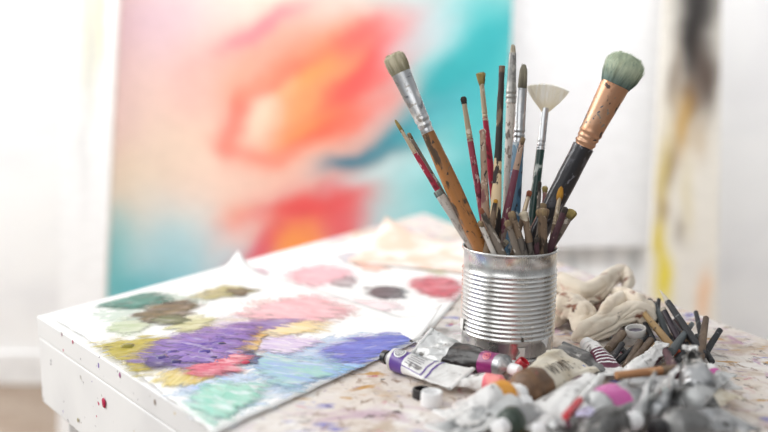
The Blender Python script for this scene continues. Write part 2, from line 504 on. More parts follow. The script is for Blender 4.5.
def patch(parent, o, name, pts, c1, c2, c3=None, z=.0016, relief=.0006, rough=.4, seed=1, ang=None, fray=.016, edge=(.50, .95), label=None, coat=0.15, sc=30, grow=1.2, alpha=1.0):
    """a smear of paint: outline in pixels, raised a little, with broken brushy edges"""
    q = [P(x, y, z) for x, y in pts]
    n = len(q)
    cen = sum(q, Vector()) / n
    q = [cen + (p - cen) * grow for p in q]
    N, K = 90, 18
    ring = []
    for i in range(N):                      # closed Catmull-Rom through the outline
        s = i / N * n; a = int(s); f = s - a
        p0, p1, p2, p3 = q[(a - 1) % n], q[a % n], q[(a + 1) % n], q[(a + 2) % n]
        p = .5 * ((2 * p1) + (p2 - p0) * f + (2 * p0 - 5 * p1 + 4 * p2 - p3) * f * f + (3 * p1 - p0 - 3 * p2 + p3) * f ** 3)
        d = (p - cen)
        p = p + d.normalized() * fray * .6 * fbm((p.x * 60 + seed, p.y * 60, seed), 1, 5)
        quad_ = QUADS[parent.name]
        for _ in range(60):                 # paint stays on its sheet
            if inside(p, quad_): break
            p = p.lerp(cen, .04)
        ring.append(p)
    mb = MB(); at = []
    idx = []
    if ang is None: ang = (seed * 37) % 60 - 30
    ca, sa = math.cos(R(ang)), math.sin(R(ang))
    for kq in range(1, K + 1):
        row = []
        for p in ring:
            w = cen.lerp(p, kq / K)
            r = kq / K
            lx, ly = w.x * ca + w.y * sa, -w.x * sa + w.y * ca
            h = relief * (1 - r ** 3) * (.45 + 1.2 * abs(fbm((lx * 40 + seed, ly * 190, seed), 1, 4)))
            w.z = T + z + h
            row.append(mb.vert(w - o)); at.append(r)
        idx.append(row)
    cc = mb.vert(Vector((cen.x, cen.y, T + z + relief * .5)) - o); at.append(0.0)
    for i in range(N):
        mb.face((cc, idx[0][i], idx[0][(i + 1) % N]))
        for kq in range(K - 1):
            mb.face((idx[kq][i], idx[kq + 1][i], idx[kq + 1][(i + 1) % N], idx[kq][(i + 1) % N]))
    k = NT(name + '_colour')
    def nz(scale, det, dist, ro=.6):
        tc = k.new('ShaderNodeTexCoord'); m1 = k.new('ShaderNodeMapping'); m2 = k.new('ShaderNodeMapping')
        m1.inputs['Rotation'].default_value = (0, 0, -R(ang))
        m2.inputs['Scale'].default_value = (1, 3.4, 1)
        _seed[0] += 2.3
        m2.inputs['Location'].default_value = (_seed[0] % 7, _seed[0] % 5, _seed[0] % 3)
        k.l.new(tc.outputs['Object'], m1.inputs[0]); k.l.new(m1.outputs[0], m2.inputs[0])
        x = k.new('ShaderNodeTexNoise'); k.l.new(m2.outputs[0], x.inputs['Vector'])
        x.inputs['Scale'].default_value = scale; x.inputs['Detail'].default_value = det; x.inputs['Distortion'].default_value = dist; x.inputs['Roughness'].default_value = ro
        return x.outputs['Fac']
    col = k.mix(k.ramp(nz(sc, 6, .8), .36, .64), S(c1), S(c2))
    if c3:
        col = k.mix(k.ramp(nz(sc * 1.1, 6, .8), .53, .66), col, S(c3))
    col = k.mix(k.mul(k.ramp(nz(sc * .9, 5, .8), .50, .74), .5), col, S('f2f0f0'))
    k.l.new(col, k.b.inputs['Base Color'])
    k.b.inputs['Roughness'].default_value = rough
    k.b.inputs['Coat Weight'].default_value = coat
    at_ = k.new('ShaderNodeAttribute', attribute_name='edge')
    nn = k.mul(k.mul(nz(sc * 1.0, 7, .5, .62), .5, 'SUBTRACT'), 1.25)
    e = k.ramp(k.mul(nn, at_.outputs['Fac'], 'ADD'), edge[0], edge[1])
    if alpha < 1:
        e = k.mul(k.mul(k.mul(1.0, e, 'SUBTRACT'), alpha), -1.0)
        e = k.mul(1.0, e, 'ADD')
    tr = k.new('ShaderNodeBsdfTransparent'); mx = k.new('ShaderNodeMixShader')
    k.l.new(e, mx.inputs[0]); k.l.new(k.b.outputs[0], mx.inputs[1]); k.l.new(tr.outputs[0], mx.inputs[2]); k.l.new(mx.outputs[0], k.out.inputs['Surface'])
    bp = k.new('ShaderNodeBump'); bp.inputs['Strength'].default_value = .5; bp.inputs['Distance'].default_value = .0008
    k.l.new(nz(sc * 3, 5, .4), bp.inputs['Height']); k.l.new(bp.outputs[0], k.b.inputs['Normal'])
    ob = mb.build(name, k.m, parent, sharp=0)
    fa = ob.data.attributes.new('edge', 'FLOAT', 'POINT')
    fa.data.foreach_set('value', at)
    if label: ob['label'] = label
    return ob

back_sheet, bo = sheet('palette_paper', 'white palette paper with pink, black and red dabs, lying behind the larger palette paper', [(205, 283), (398, 228), (484, 270), (424, 338)],
                       [('t', 0, .004)], [(1, 0, .25, .004)], .0008, .0012, 3.0)
for nm, pts, c1, c2, kw in (
    ('pink_paint', [(283, 272), (320, 264), (352, 270), (345, 284), (300, 285)], 'e8a5b4', 'f2ccd4', {}),
    ('black_paint', [(366, 290), (385, 286), (404, 289), (402, 297), (376, 298)], '3b3a40', '5a5a62', dict(edge=(.6, 1.0))),
    ('grey_paint', [(330, 279), (345, 276), (357, 279), (352, 286), (335, 286)], '8b8890', 'b9b4b8', {}),
    ('red_paint', [(408, 282), (432, 276), (466, 284), (462, 300), (430, 297)], 'd8364c', 'e8707c', dict(c3='7a2a44')),
    ('slate_paint', [(334, 256), (352, 252), (362, 257), (348, 263)], 'b5bcc8', 'd4d8de', {}),
    ('olive_paint', [(412, 264), (440, 258), (466, 265), (440, 274)], 'd8cc8c', 'e8e0bc', {}),
    ('coral_paint', [(352, 264), (372, 259), (392, 266), (372, 272)], 'eeb9a6', 'f6dacc', {}),
    ('rose_wash', [(352, 300), (385, 300), (405, 306), (380, 314), (350, 308)], 'f3dce0', 'f8eef0', {}),
    ('mauve_dab', [(240, 274), (262, 268), (270, 274), (250, 280)], 'b9a8c0', 'd8c0c8', {})):
    patch(back_sheet, bo, nm, pts, c1, c2, z=.0021, relief=.0003, seed=len(pts) + pts[0][0], **kw)
peach, po = sheet('peach_paper', 'small peach-tinted paper with an upturned corner at the back of the table', [(386, 236), (468, 247), (474, 274), (346, 262)],
                  [], [(0, 0, .8, .034), (1, 0, .5, .008)], .0032, .0016, 8.0, mat('paper_peach', 'f5ebe4', .75, layers=(('efcbb6', 16, .42, .62), ('edb898', 34, .58, .74)), bump=(200, .1, .0004)))

main_sheet, mo = sheet('palette_paper', 'large white palette paper with purple, blue and yellow smears at the table corner', [(238, 268), (441, 331), (214, 434), (52, 318)],
                       [('b', -.006, .018), ('t', .004, .006)], [(0, 0, .17, .026), (1, 0, .19, .030)], .0026, .0006, 5.0)
Z = .0040
PL = [
    ('green_wash', [(84, 306), (130, 290), (190, 292), (210, 306), (160, 330), (100, 326)], 'e4efe6', 'd2e4d4', dict(z=Z - .0012, alpha=.8)),
    ('blue_wash', [(230, 352), (300, 340), (360, 330), (420, 334), (380, 366), (300, 396), (250, 388)], 'cfe2f6', 'bcd6f2', dict(z=Z - .0012, alpha=.85)),
    ('lilac_wash', [(130, 352), (200, 318), (280, 312), (320, 330), (250, 366), (170, 376)], 'ece4f2', 'e6d8c8', dict(z=Z - .0012, alpha=.8)),
    ('aqua_wash', [(160, 400), (200, 372), (262, 366), (280, 392), (236, 424), (190, 430)], 'd6eef0', 'c8dcf4', dict(z=Z - .0012, alpha=.9)),
    ('rose_wash', [(230, 312), (280, 292), (360, 300), (350, 322), (280, 330)], 'f6dfe2', 'f4e6d8', dict(z=Z - .0012, alpha=.8)),
    ('dark_green_paint', [(90, 302), (112, 294), (150, 290), (172, 296), (160, 304), (130, 310), (104, 308)], '17705e', '2a9080', dict(c3='0a3a34', z=Z)),
    ('olive_brown_paint', [(134, 316), (150, 305), (183, 299), (198, 306), (186, 318), (160, 322), (140, 324)], '54492e', '7d6a38', dict(c3='26301e', z=Z)),
    ('pale_green_paint', [(106, 326), (122, 318), (148, 320), (150, 330), (128, 336), (108, 333)], 'dfe6d0', 'b9c8a0', dict(z=Z)),
    ('light_olive_paint', [(168, 322), (196, 314), (216, 320), (204, 330), (176, 332)], 'dfe0b8', 'b8b478', dict(z=Z)),
    ('yellow_paint', [(80, 346), (108, 340), (150, 336), (182, 342), (168, 360), (140, 374), (108, 366)], 'c2b22c', 'b0a022', dict(c3='7a6c22', z=Z, relief=.0012)),
    ('ochre_paint', [(160, 374), (185, 366), (222, 370), (210, 382), (176, 388), (160, 384)], 'd8c060', 'e8da98', dict(z=Z, ang=80)),
    ('mint_paint', [(178, 404), (200, 386), (232, 380), (262, 386), (254, 402), (226, 420), (194, 424)], '8ad2be', 'a8dccc', dict(c3='dcefee', z=Z, relief=.0016)),
    ('sky_wash', [(170, 392), (196, 376), (236, 372), (262, 380), (240, 388), (200, 396)], 'cfe0f4', 'a8c4ee', dict(z=Z - .0004)),
    ('pink_smear', [(240, 312), (272, 300), (318, 294), (352, 300), (340, 318), (300, 324), (258, 322)], 'efb4bc', 'f4cad0', dict(z=Z)),
    ('cream_wash', [(248, 326), (280, 320), (330, 322), (318, 332), (270, 336)], 'f6e6c0', 'f2d894', dict(z=Z)),
    ('lilac_dab', [(250, 342), (280, 334), (322, 338), (308, 350), (268, 354)], 'e0d4ec', 'c4b4dc', dict(c3='f0eaf6', z=Z)),
    ('turquoise_paint', [(240, 356), (285, 354), (330, 360), (356, 372), (326, 386), (290, 392), (262, 378)], '8fb4de', '96cfc8', dict(c3='bcd4f0', z=Z + .0003)),
    ('navy_dab', [(241, 356), (252, 351), (262, 357), (254, 364), (243, 362)], '27365e', '4a68a0', dict(z=Z + .0007)),
    ('blue_paint', [(318, 352), (340, 340), (380, 333), (414, 332), (422, 338), (396, 356), (352, 366), (326, 362)], '4a5ec6', '6d80d8', dict(c3='3848a8', z=Z, ang=12)),
    ('azure_edge', [(305, 366), (335, 362), (366, 366), (348, 378), (318, 378)], '7ab0e4', 'a4caee', dict(z=Z)),
    ('purple_paint', [(134, 360), (156, 342), (200, 328), (256, 322), (264, 332), (246, 352), (222, 366), (176, 370)], '6a4caa', '8a6cc0', dict(c3='45307e', z=Z + .0007, relief=.0022, rough=.3)),
    ('crimson_paint', [(178, 370), (206, 362), (240, 352), (247, 362), (232, 374), (200, 378)], 'd44a64', 'e07c90', dict(c3='f0b4c0', z=Z + .0012, relief=.0015)),
    ('olive_streak', [(190, 296), (214, 287), (246, 286), (256, 291), (226, 298), (200, 300)], '8d8a4a', 'c9c48c', dict(c3='4a4a2a', z=Z)),
    ('olive_dab', [(150, 320), (170, 314), (190, 318), (178, 324), (158, 326)], '4c5a34', '6f7a48', dict(z=Z + .0005)),
    ('moss_dab', [(224, 292), (236, 288), (250, 290), (240, 296)], '4a4428', '6a6238', dict(z=Z + .0005)),
    ('dark_violet_dab', [(140, 358), (156, 351), (178, 350), (190, 356), (170, 364), (150, 366)], '3a2a74', '5a4498', dict(z=Z + .0016)),
    ('violet_tail', [(210, 330), (250, 320), (300, 318), (290, 326), (250, 334)], '8a72c0', 'b0a0d4', dict(z=Z + .0003, alpha=.8)),
    ('gold_streak', [(236, 348), (252, 330), (262, 324), (266, 336), (252, 352)], 'dcae4c', 'e8cc88', dict(z=Z + .0004)),
]
for i, (nm, pts, c1, c2, kw) in enumerate(PL):
    patch(main_sheet, mo, nm, pts, c1, c2, seed=i * 3.3 + 1, **kw)
# thick knobs of paint standing in the purple and yellow
for px, py, r, c in ((163, 358, .0042, '3d2a7a'), (176, 362, .0034, '34246a'), (206, 352, .004, '4a3690'), (222, 344, .003, '2a2058'), (172, 352, .003, '5a4498'), (128, 346, .004, '8f8420'), (246, 362, .0026, 'c63a58'), (214, 358, .0028, '372a70')):
    p = P(px, py, Z + .0016); mb = MB(); drop(mb, p - mo, Vector((.1, -.2, 1)), r * 1.7, .8, px)
    for i, v in enumerate(mb.v):
        mb.v[i] = (v[0], v[1], v[2])
    mb.build('paint_knob', mat('knob_' + c, c, .25, layers=((c, 90, .4, .6),), coat=.4), main_sheet)

# ------------------------------------------------------------------ the tin
can = thing('tin_can', 'shiny ribbed tin can full of paintbrushes', 'can', Matrix.Translation(CAN))
CR, CH = .0488, .1115
k = NT('tin_metal')
col = k.mix(k.ramp(k.noise(30, 5, .3, (1, 1, .4)), .4, .75), S('dcdcda'), S('bcbab6'))
col = k.mix(k.ramp(k.noise(120, 4, .3), .66, .72), col, S('efece6'))
k.l.new(col, k.b.inputs['Base Color'])
k.b.inputs['Metallic'].default_value = .95
rr = k.new('ShaderNodeMapRange'); k.l.new(k.noise(60, 5, .3, (1, 1, .3)), rr.inputs[0]); rr.inputs[3].default_value = .16; rr.inputs[4].default_value = .40
k.l.new(rr.outputs[0], k.b.inputs['Roughness'])
bp = k.new('ShaderNodeBump'); bp.inputs['Strength'].default_value = .05; bp.inputs['Distance'].default_value = .001
k.l.new(k.noise(40, 3, .2, (1, 1, .25)), bp.inputs['Height']); k.l.new(bp.outputs[0], k.b.inputs['Normal'])
m_tin = k.m
prof = [(.0, CR - .0022), (.0006, CR - .0008), (.002, CR + .0006), (.0038, CR + .0004), (.0046, CR - .0012)]
z0, z1, NR = .022, .0905, 15
z = .0055
prof += [(.0075, CR - .0014), (.013, CR - .0014), (.019, CR - .0014)]
for i in range(NR):
    a = z0 + (z1 - z0) * i / NR; st = (z1 - z0) / NR
    prof += [(a, CR - .0014), (a + st * .25, CR - .0008), (a + st * .5, CR - .0001), (a + st * .75, CR - .0008)]
prof += [(z1, CR - .0016), (z1 + .006, CR - .0014), (CH - .004, CR - .0014), (CH - .0032, CR - .0006)]
mb = MB(); mb.lathe(prof + [(CH - .003, CR - .0022), (.003, CR - .0026), (.0026, .0005)][0:1] + [(.0042, CR - .0032), (.0036, .001)], 96, cap0=True, cap1=True)
mb.build('can_body', m_tin, can, sharp=60)
mb = MB()
tor = []
for j in range(96):
    a = 2 * PI * j / 96
    tor.append([((CR - .0007 + .0013 * math.cos(b)) * math.cos(a), (CR - .0007 + .0013 * math.cos(b)) * math.sin(a), CH - .0016 + .0017 * math.sin(b)) for b in [2 * PI * q / 10 for q in range(10)]])
mb.loft(tor + [tor[0]], False, False)
mb.build('rolled_rim', m_tin, can, sharp=0)
# small pale and dark flakes on the tin
def on_can(px, py):
    d = ray(px, py); o_ = CAM - CAN
    a = d.x ** 2 + d.y ** 2; b = 2 * (o_.x * d.x + o_.y * d.y); c = o_.x ** 2 + o_.y ** 2 - CR ** 2
    t_ = (-b - math.sqrt(b * b - 4 * a * c)) / (2 * a)
    return o_ + d * t_
for pts, c, nm in (([(518, 348), (525, 348), (524, 356), (517, 361), (516, 358), (520, 353)], 'd9d6d0', 'light'), ([(541, 341), (547, 338), (546, 348), (544, 344)], 'ecebea', 'pale'), ([(461, 318), (464, 319), (463, 330), (461, 328)], 'f2f0ec', 'white'), ([(521, 337), (523, 338), (524, 342), (522, 341)], '4a443c', 'dark')):
    q = [on_can(*p) for p in pts]
    mb = MB()
    def nrm(p): return Vector((p.x, p.y, 0)).normalized()
    mb.loft([[p + nrm(p) * .0001 for p in q], [p + nrm(p) * .0008 for p in q]])
    mb.build('surface_flake', mat('flake_' + nm, c, .5, layers=((c, 60, .4, .6),)), can)

# ------------------------------------------------------------------ brushes
MM = {}
def M_(n): return MM[n]
def wood(name, base, l1, l2, rough=.4, chips=None, coat=.15):
    L = [(l1, 40, .42, .64, (1, 1, .12)), (l2, 110, .54, .64, (1, 1, .45))]
    if chips: L += [(chips, 150, .60, .65, (1, 1, .6))]
    L += [('2e2824', 210, .62, .68, (1, 1, .7))]
    MM[name] = mat('brush_' + name, base, rough, layers=L, bump=(160, .3, .0006), coat=coat)
wood('orange', 'a9703c', '90602f', '4b3826', chips='7a6048')
wood('black', '232327', '2f2f35', '4a4a50', .3, '6c6c74', .4)
wood('green', '1f3e38', '2a5048', 'c8cfc8', .3)
wood('blue', '46708e', '86a6b8', '2a4258', .5, 'c0ccd2')
wood('red', 'a52440', 'b83450', '6a1a2a', .35, 'e0c8c4')
wood('crimson', '86303f', 'a84c5e', '5a2030', .4, 'c9a8a4')
wood('magenta', '733a4c', '8d5866', 'a8948a', .5, 'c4b2a8')
wood('beige', 'b59a86', 'a38472', '8a5a58', .6, 'd8c6b4')
wood('grey', '7c7166', '5f554b', '3e3730', .7, 'c9c0b4', 0)
wood('darkgrey', '47423e', '6a625a', '35322f', .7, 'a89c8c', 0)
wood('greybrown', '6a5744', '806c58', '3a3028', .7, 'c2b2a0', 0)
wood('white', 'd9d3cb', 'aca298', '756a62', .7, '8f8278', 0)
wood('peel', 'e4cfa8', 'd8bd90', 'f0e4cc', .5)
wood('teal', '4b6068', '5a7480', '2f3a40', .5)
wood('plum', '4d3038', '6a4448', '2a1e22', .6, 'a08c80', 0)
MM['peeling'] = mat('brush_peeling', 'e2cba4', .5, layers=(('2c2624', 60, .47, .49, (1, 1, .32)), ('6b5540', 110, .62, .68, (1, 1, .5))), bump=(90, .4, .0008))
MM['darkpeel'] = mat('brush_darkpeel', '3a302c', .5, layers=(('7a6450', 80, .55, .62, (1, 1, .4)), ('c8b090', 90, .64, .68)), bump=(90, .4, .0008))
MM['silver'] = mat('ferrule_silver', 'c6c8ca', .3, 1.0, layers=(('e4e2de', 70, .57, .66, (1, 1, .4), .1), ('7c8086', 80, .55, .66), ('a9a29a', 160, .6, .68, (1, 1, 1), .3)), bump=(120, .3, .0006))
MM['dullsilver'] = mat('ferrule_dull', 'a8a6a2', .4, .7, layers=(('7f807e', 60, .45, .65, (1, 1, 1), .2), ('c8c6c0', 110, .6, .7, (1, 1, 1), .1)), bump=(120, .3, .0006))
MM['gold'] = mat('ferrule_gold', 'c4b298', .35, .6, layers=(('7f705c', 90, .5, .66, (1, 1, 1), .2), ('ddd3c4', 110, .6, .68, (1, 1, 1), .1)), bump=(120, .3, .0006))
MM['copper'] = mat('ferrule_copper', 'c99c7e', .38, .8, layers=(('d8b498', 30, .45, .7), ('a87250', 50, .55, .68), ('4a3c34', 95, .60, .63, (1, 1, .8), .0), ('8f8a80', 130, .64, .66, (1, 1, 1), .0), ('3f5866', 60, .66, .68, (1, 1, 1), .0)), bump=(140, .25, .0006))
def hairm(name, a, b, c, root=None):
    k = NT('bristle_' + name)
    col = k.mix(k.ramp(k.noise(260, 5, .2, (1, 1, .1)), .4, .65), S(a), S(b))
    col = k.mix(k.ramp(k.noise(420, 5, .2, (1, 1, .08)), .56, .7), col, S(c))
    tc = k.new('ShaderNodeTexCoord'); sp = k.new('ShaderNodeSeparateXYZ'); k.l.new(tc.outputs['Generated'], sp.inputs[0])
    col = k.mix(k.ramp(sp.outputs['Z'], .62, 0.0), col, S(root or c))
    k.l.new(col, k.b.inputs['Base Color']); k.b.inputs['Roughness'].default_value = .8
    MM[name] = k.m
hairm('cream', 'd0c9b0', 'b0a98e', 'e6e1d0', '8f8a72')
hairm('sage', 'a9b69e', 'c0cab0', '8a9c8c', '56706e')
hairm('fan', 'f6f0e0', 'fbf8f0', 'ece2cc', 'eee4cc')
hairm('greytip', '7f7a6a', '98927e', '5a564a')
hairm('darktip', '2c2825', '423a34', '1a1816')
hairm('olivetip', '8a7a44', 'a8945a', '5f5430')
hairm('ochretip', 'b8842c', 'cf9a3a', '8a5f20')
hairm('rusttip', '7a4430', '93573a', '553024')
hairm('tealtip', '4c5856', '8c948c', 'c0beb4', '39413f')
hairm('tantip', '745f4a', '94805e', '4a3c30')
hairm('creamtip', 'b8ad98', '9c907a', 'd2c9b6')

PXM = .889 / FPX                       # metres per pixel at the tin
def px2r(w): return w * PXM * .5

def make_bristles(kind, L, r0, r1, mat_, parent, flat, seed, n, dome=None):
    """local z from 0 (ferrule) to L (tip)"""
    rnd = random.Random(seed)
    mb = MB()
    if kind == 'fan':
        for i in range(n):
            a = (rnd.random() * 2 - 1)
            bx = a * r0 * .9
            ln = L * (1 - .18 * abs(a) ** 2) * rnd.uniform(.93, 1.02)
            ex = a * r1 * 1.0
            mb.hair((bx, rnd.uniform(-1, 1) * .0008, -.001), (ex, rnd.uniform(-1, 1) * .0012, ln), .00038, (a * r1 * .05, 0, 0))
        prof = []
        rings = []
        for s in (0, .3, .6, .85, .94):
            w = r0 + (r1 - r0) * s
            ring = []
            for j in range(20):
                t_ = 2 * PI * j / 20
                x = math.cos(t_) * w
                ring.append((x, math.sin(t_) * .0007, L * s * (1 - .18 * (x / w * s) ** 2)))
            rings.append(ring)
        mb.loft(rings)
    elif kind == 'knob':
        prof = [(-.001, r0)] + [(L * s, r0 + (r1 - r0) * math.sin(PI * min(1, s * 1.1) * .55)) for s in (.15, .35, .55, .72)] + [(L * .86, r1 * .86), (L * .95, r1 * .6), (L, r1 * .3)]
        mb.lathe(prof, 18, flat, jit=.45, seed=seed)
    else:
        # body of the tuft then single hairs over it
        dome = dome or {'round': .35, 'point': .8, 'flat': .10, 'mop': .52}[kind]
        prof = [(-.001, r0 * .98)]
        for s in (.2, .4, .6, .75, .86, .93, .98, 1.0):
            e = 1 - dome
            w = r0 + (r1 - r0) * min(1, s / max(.3, e)) ** .8
            if s > e:
                w *= math.sqrt(max(.004, 1 - ((s - e) / dome) ** 2))
            prof.append((L * .96 * s, w * .95))
        mb.lathe(prof, 24, flat, jit=.06, seed=seed)
        for i in range(n):
            a = rnd.random() * 2 * PI
            q = math.sqrt(rnd.random()) * .98
            q0 = max(q, .55) if rnd.random() < .8 else q
            c_, s_ = math.cos(a), math.sin(a)
            tipz = L * (1 - dome * (1 - math.sqrt(max(0, 1 - q0 ** 2)))) * rnd.uniform(.95, 1.03)
            w1 = r1 * (1.0 if kind != 'point' else .25)
            mb.hair((c_ * r0 * q0, s_ * r0 * q0 * flat, -.001), (c_ * w1 * q0 * rnd.uniform(.95, 1.04), s_ * w1 * q0 * flat * rnd.uniform(.95, 1.04), tipz), max(.00013, r0 * .018),
                    (c_ * r1 * .08 * q0, s_ * r1 * .08 * q0 * flat, 0))
    return mb.build('bristles', mat_, parent, sharp=30)

BR = []
def brush_parts(t, L, Lvis, segs, seed, flat_h=.9):
    """segs from the tip down: (kind, f0, f1, w0, w1, mat[, extra]); f = share of the visible length"""
    for s in segs:
        kind, f0, f1, w0, w1, mname = s[:6]
        ex = s[6] if len(s) > 6 else {}
        zt, zb = L - f0 * Lvis, L - f1 * Lvis
        if kind == 'handle':
            zb = 0 if f1 >= 1 else zb
            rt, rb = px2r(w0), px2r(w1)
            wm = px2r(ex.get('wm', (w0 + w1) / 2)); pm = ex.get('pm', .5)
            prof = []
            n = 22
            for i in range(n + 1):
                q = i / n                                  # 0 bottom .. 1 top
                s_ = 1 - q
                w = (rt + (wm - rt) * smooth01(s_ / pm)) if s_ < pm else (wm + (rb - wm) * smooth01((s_ - pm) / (1 - pm)))
                prof.append((zb + (zt - zb) * q, w))
            if ex.get('knob'):
                prof = prof[:-1] + [(zt - rt * 2.0, rt), (zt - rt * 1.2, rt * 1.25), (zt - rt * .5, rt * 1.2), (zt, rt * .4)]
            else:
                prof += [(zt + rt * .15, rt * .7)]
            prof = [(prof[0][0], prof[0][1] * .6), (prof[0][0] + .001, prof[0][1])] + prof[1:]
            mb = MB(); mb.lathe(prof, 16, ex.get('flat', flat_h), jit=ex.get('jit', .05), seed=seed)
            mb.build('handle', M_(mname), t, sharp=35)
        elif kind == 'ferrule':
            rt, rb = px2r(w0), px2r(w1); flat = ex.get('flat', .6)
            n = 60; rings = []
            for i in range(n + 1):
                q = i / n
                w = rb + (rt - rb) * q
                fl = .95 + (flat - .95) * smooth01(q * 1.2)
                for cr_, dp in ex.get('crimp', ((.08, .08), (.17, .08))):
                    w *= 1 - dp * math.exp(-((q - cr_) / .03) ** 2) + dp * .8 * math.exp(-((q - cr_ - .05) / .03) ** 2)
                rings.append([(w * math.cos(a), w * fl * math.sin(a), zb - .001 + (zt - zb + .002) * q) for a in [2 * PI * j / 24 for j in range(24)]])
            mb = MB(); mb.loft(rings); mb.build('ferrule', M_(mname), t, sharp=50)
        else:
            e = Matrix.Translation((0, 0, zb))
            ob = make_bristles(kind, zt - zb, px2r(w1), px2r(w0), M_(mname), t, ex.get('flat', .6 if kind != 'knob' else .85), seed, ex.get('n', 90), ex.get('dome'))
            ob.location = (0, 0, zb)

def brush(label, tip, ent, yt, ye, segs, seed=1, group='paintbrushes standing in the tin', spin=0.0):
    a = Q(*tip, CAN.y + yt)
    lim = CR - .0042 - px2r(segs[-1][4])
    for _ in range(60):                    # keep the shaft inside the tin wall
        b = Q(*ent, CAN.y + ye)
        if math.hypot(b.x - CAN.x, b.y - CAN.y) <= lim: break
        if abs(b.x - CAN.x) > lim - .004:
            ent = (ent[0] + (.4 if b.x < CAN.x else -.4), ent[1])
        ye = ye * .96 + .0002 * (1 if ye < 0 else -1)
    d = (b - a).normalized()
    Lvis = (b - a).length
    e = b.copy()
    wb = px2r(segs[-1][4]) + .0006
    while e.z > T + .0045 + wb * .5:
        e2 = e + d * .001
        rad = math.hypot(e2.x - CAN.x, e2.y - CAN.y)
        if rad > CR - .0034 - wb and e2.z < T + CH - .01:
            break
        e = e2
        if (e - b).length > .2: break
    z = -d
    y = Vector((0, 1, 0)); x = y.cross(z).normalized(); y = z.cross(x)
    if spin:
        x, y = x * math.cos(spin) + y * math.sin(spin), y * math.cos(spin) - x * math.sin(spin)
    t = thing('paintbrush', label, 'paintbrush', frame(e, x, y, z), group)
    brush_parts(t, (a - e).length, Lvis, segs, seed)
    return t

m = .001
brush('big flat brush with cream bristles, long silver ferrule and orange-brown handle', (392, 53), (481, 250), 8*m, -22*m,
      [('flat', 0, .115, 21.5, 18, 'cream', dict(n=900, flat=.5, dome=.22)), ('ferrule', .105, .40, 19, 12.5, 'silver', dict(flat=.5)), ('handle', .39, 1, 12.5, 8.5, 'orange', dict(wm=16, pm=.28))], 1)
brush('biggest brush, domed sage green bristles, copper ferrule and thick black handle', (631.5, 53.5), (529, 252), -4*m, 10*m,
      [('mop', 0, .165, 40, 26, 'sage', dict(n=1500, flat=.8, dome=.42)), ('ferrule', .155, .46, 28, 19.5, 'copper', dict(flat=.9, crimp=((.05, .10), (.13, .10), (.20, .07)))), ('handle', .455, 1, 21, 14, 'black', dict(wm=21, pm=.2))], 2)
brush('fan brush with cream bristles spread wide over a dark green handle', (548.5, 84), (530, 236), 62*m, 28*m,
      [('fan', 0, .18, 46, 7, 'fan', dict(n=420)), ('ferrule', .165, .43, 7, 8.5, 'silver', dict(flat=.5)), ('handle', .42, 1, 8.5, 6, 'green', dict(wm=10))], 3)
brush('flat brush with brown-grey bristles, long silver ferrule and splattered blue handle', (524, 63), (512, 236), 30*m, 12*m,
      [('round', 0, .16, 8, 9.5, 'greytip', dict(n=150, flat=.5)), ('ferrule', .15, .45, 9.5, 11.5, 'silver', dict(flat=.5)), ('handle', .445, 1, 11.5, 9, 'blue', dict(wm=14))], 4)
brush('blurred tall brush with dull grey-green ferrule standing behind the blue-handled one', (513, 44), (506, 236), 58*m, 36*m,
      [('round', 0, .06, 5, 7, 'creamtip', dict(n=60)), ('ferrule', .05, .30, 7, 11, 'dullsilver', dict(flat=.8)), ('handle', .295, 1, 9, 7, 'white', dict(wm=9))], 5)
brush('upside-down brush stick with peeling black paint over cream wood', (502, 66), (494, 252), 0*m, -16*m,
      [('handle', 0, .33, 5.5, 6.5, 'darkpeel', dict(jit=.15)), ('handle', .325, 1, 6.5, 12, 'peeling', dict(wm=11.5, pm=.5, jit=.1))], 6)
brush('slim brush with olive splayed tip, bare ferrule and bright red handle', (480.5, 72), (499, 250), 30*m, 24*m,
      [('flat', 0, .085, 10, 3.5, 'olivetip', dict(n=160, flat=.7)), ('ferrule', .07, .26, 4.5, 5.5, 'gold', dict(flat=.95)), ('handle', .25, 1, 5.5, 5, 'red', dict(wm=7, pm=.2))], 7)
brush('slim brush with small round black tip and dull crimson handle', (463, 96), (488, 250), -2*m, -2*m,
      [('round', 0, .06, 6.5, 4, 'darktip', dict(n=120)), ('ferrule', .055, .28, 4.5, 6, 'gold', dict(flat=.95)), ('handle', .27, 1, 6, 5, 'crimson', dict(wm=6.5, pm=.2))], 8)
brush('bare pinkish wooden stick with a rounded bulb top', (482.5, 129), (487, 250), -4*m, -6*m,
      [('handle', 0, 1, 5.5, 8, 'beige', dict(wm=10, pm=.6, knob=True))], 9)
brush('worn magenta handle with beige tip leaning across the blue brush', (523, 137), (499, 248), -8*m, -10*m,
      [('knob', 0, .06, 5, 4.5, 'tantip'), ('handle', .05, .3, 4.8, 6.5, 'beige'), ('handle', .29, 1, 6.5, 10, 'magenta', dict(wm=9))], 10)
brush('thin brush with frayed ochre tip and red handle leaning outermost', (394.5, 119), (470, 243), 24*m, 6*m,
      [('point', 0, .10, 4, 4, 'olivetip', dict(n=60)), ('ferrule', .095, .27, 3, 5, 'gold', dict(flat=.95)), ('handle', .265, 1, 5, 4.5, 'red', dict(wm=7, pm=.3))], 11)
brush('thin grey-tipped stick beside the outermost red brush', (408, 133), (473, 246), 34*m, 18*m,
      [('knob', 0, .05, 4.5, 4, 'tantip'), ('handle', .04, 1, 4, 6, 'grey', dict(wm=6))], 12)
brush('crusty white brush with teal-grey tip resting low on the tin rim', (437, 190), (474, 254), -10*m, -24*m,
      [('flat', 0, .10, 9, 9, 'tealtip', dict(n=90)), ('handle', .09, 1, 9, 11, 'white', dict(wm=11, flat=.8, jit=.12))], 13)
brush('crimson handle half hidden behind the big orange-brown brush', (440, 150), (482, 246), 40*m, 22*m,
      [('handle', 0, 1, 4, 5, 'crimson', dict(wm=6))], 14)
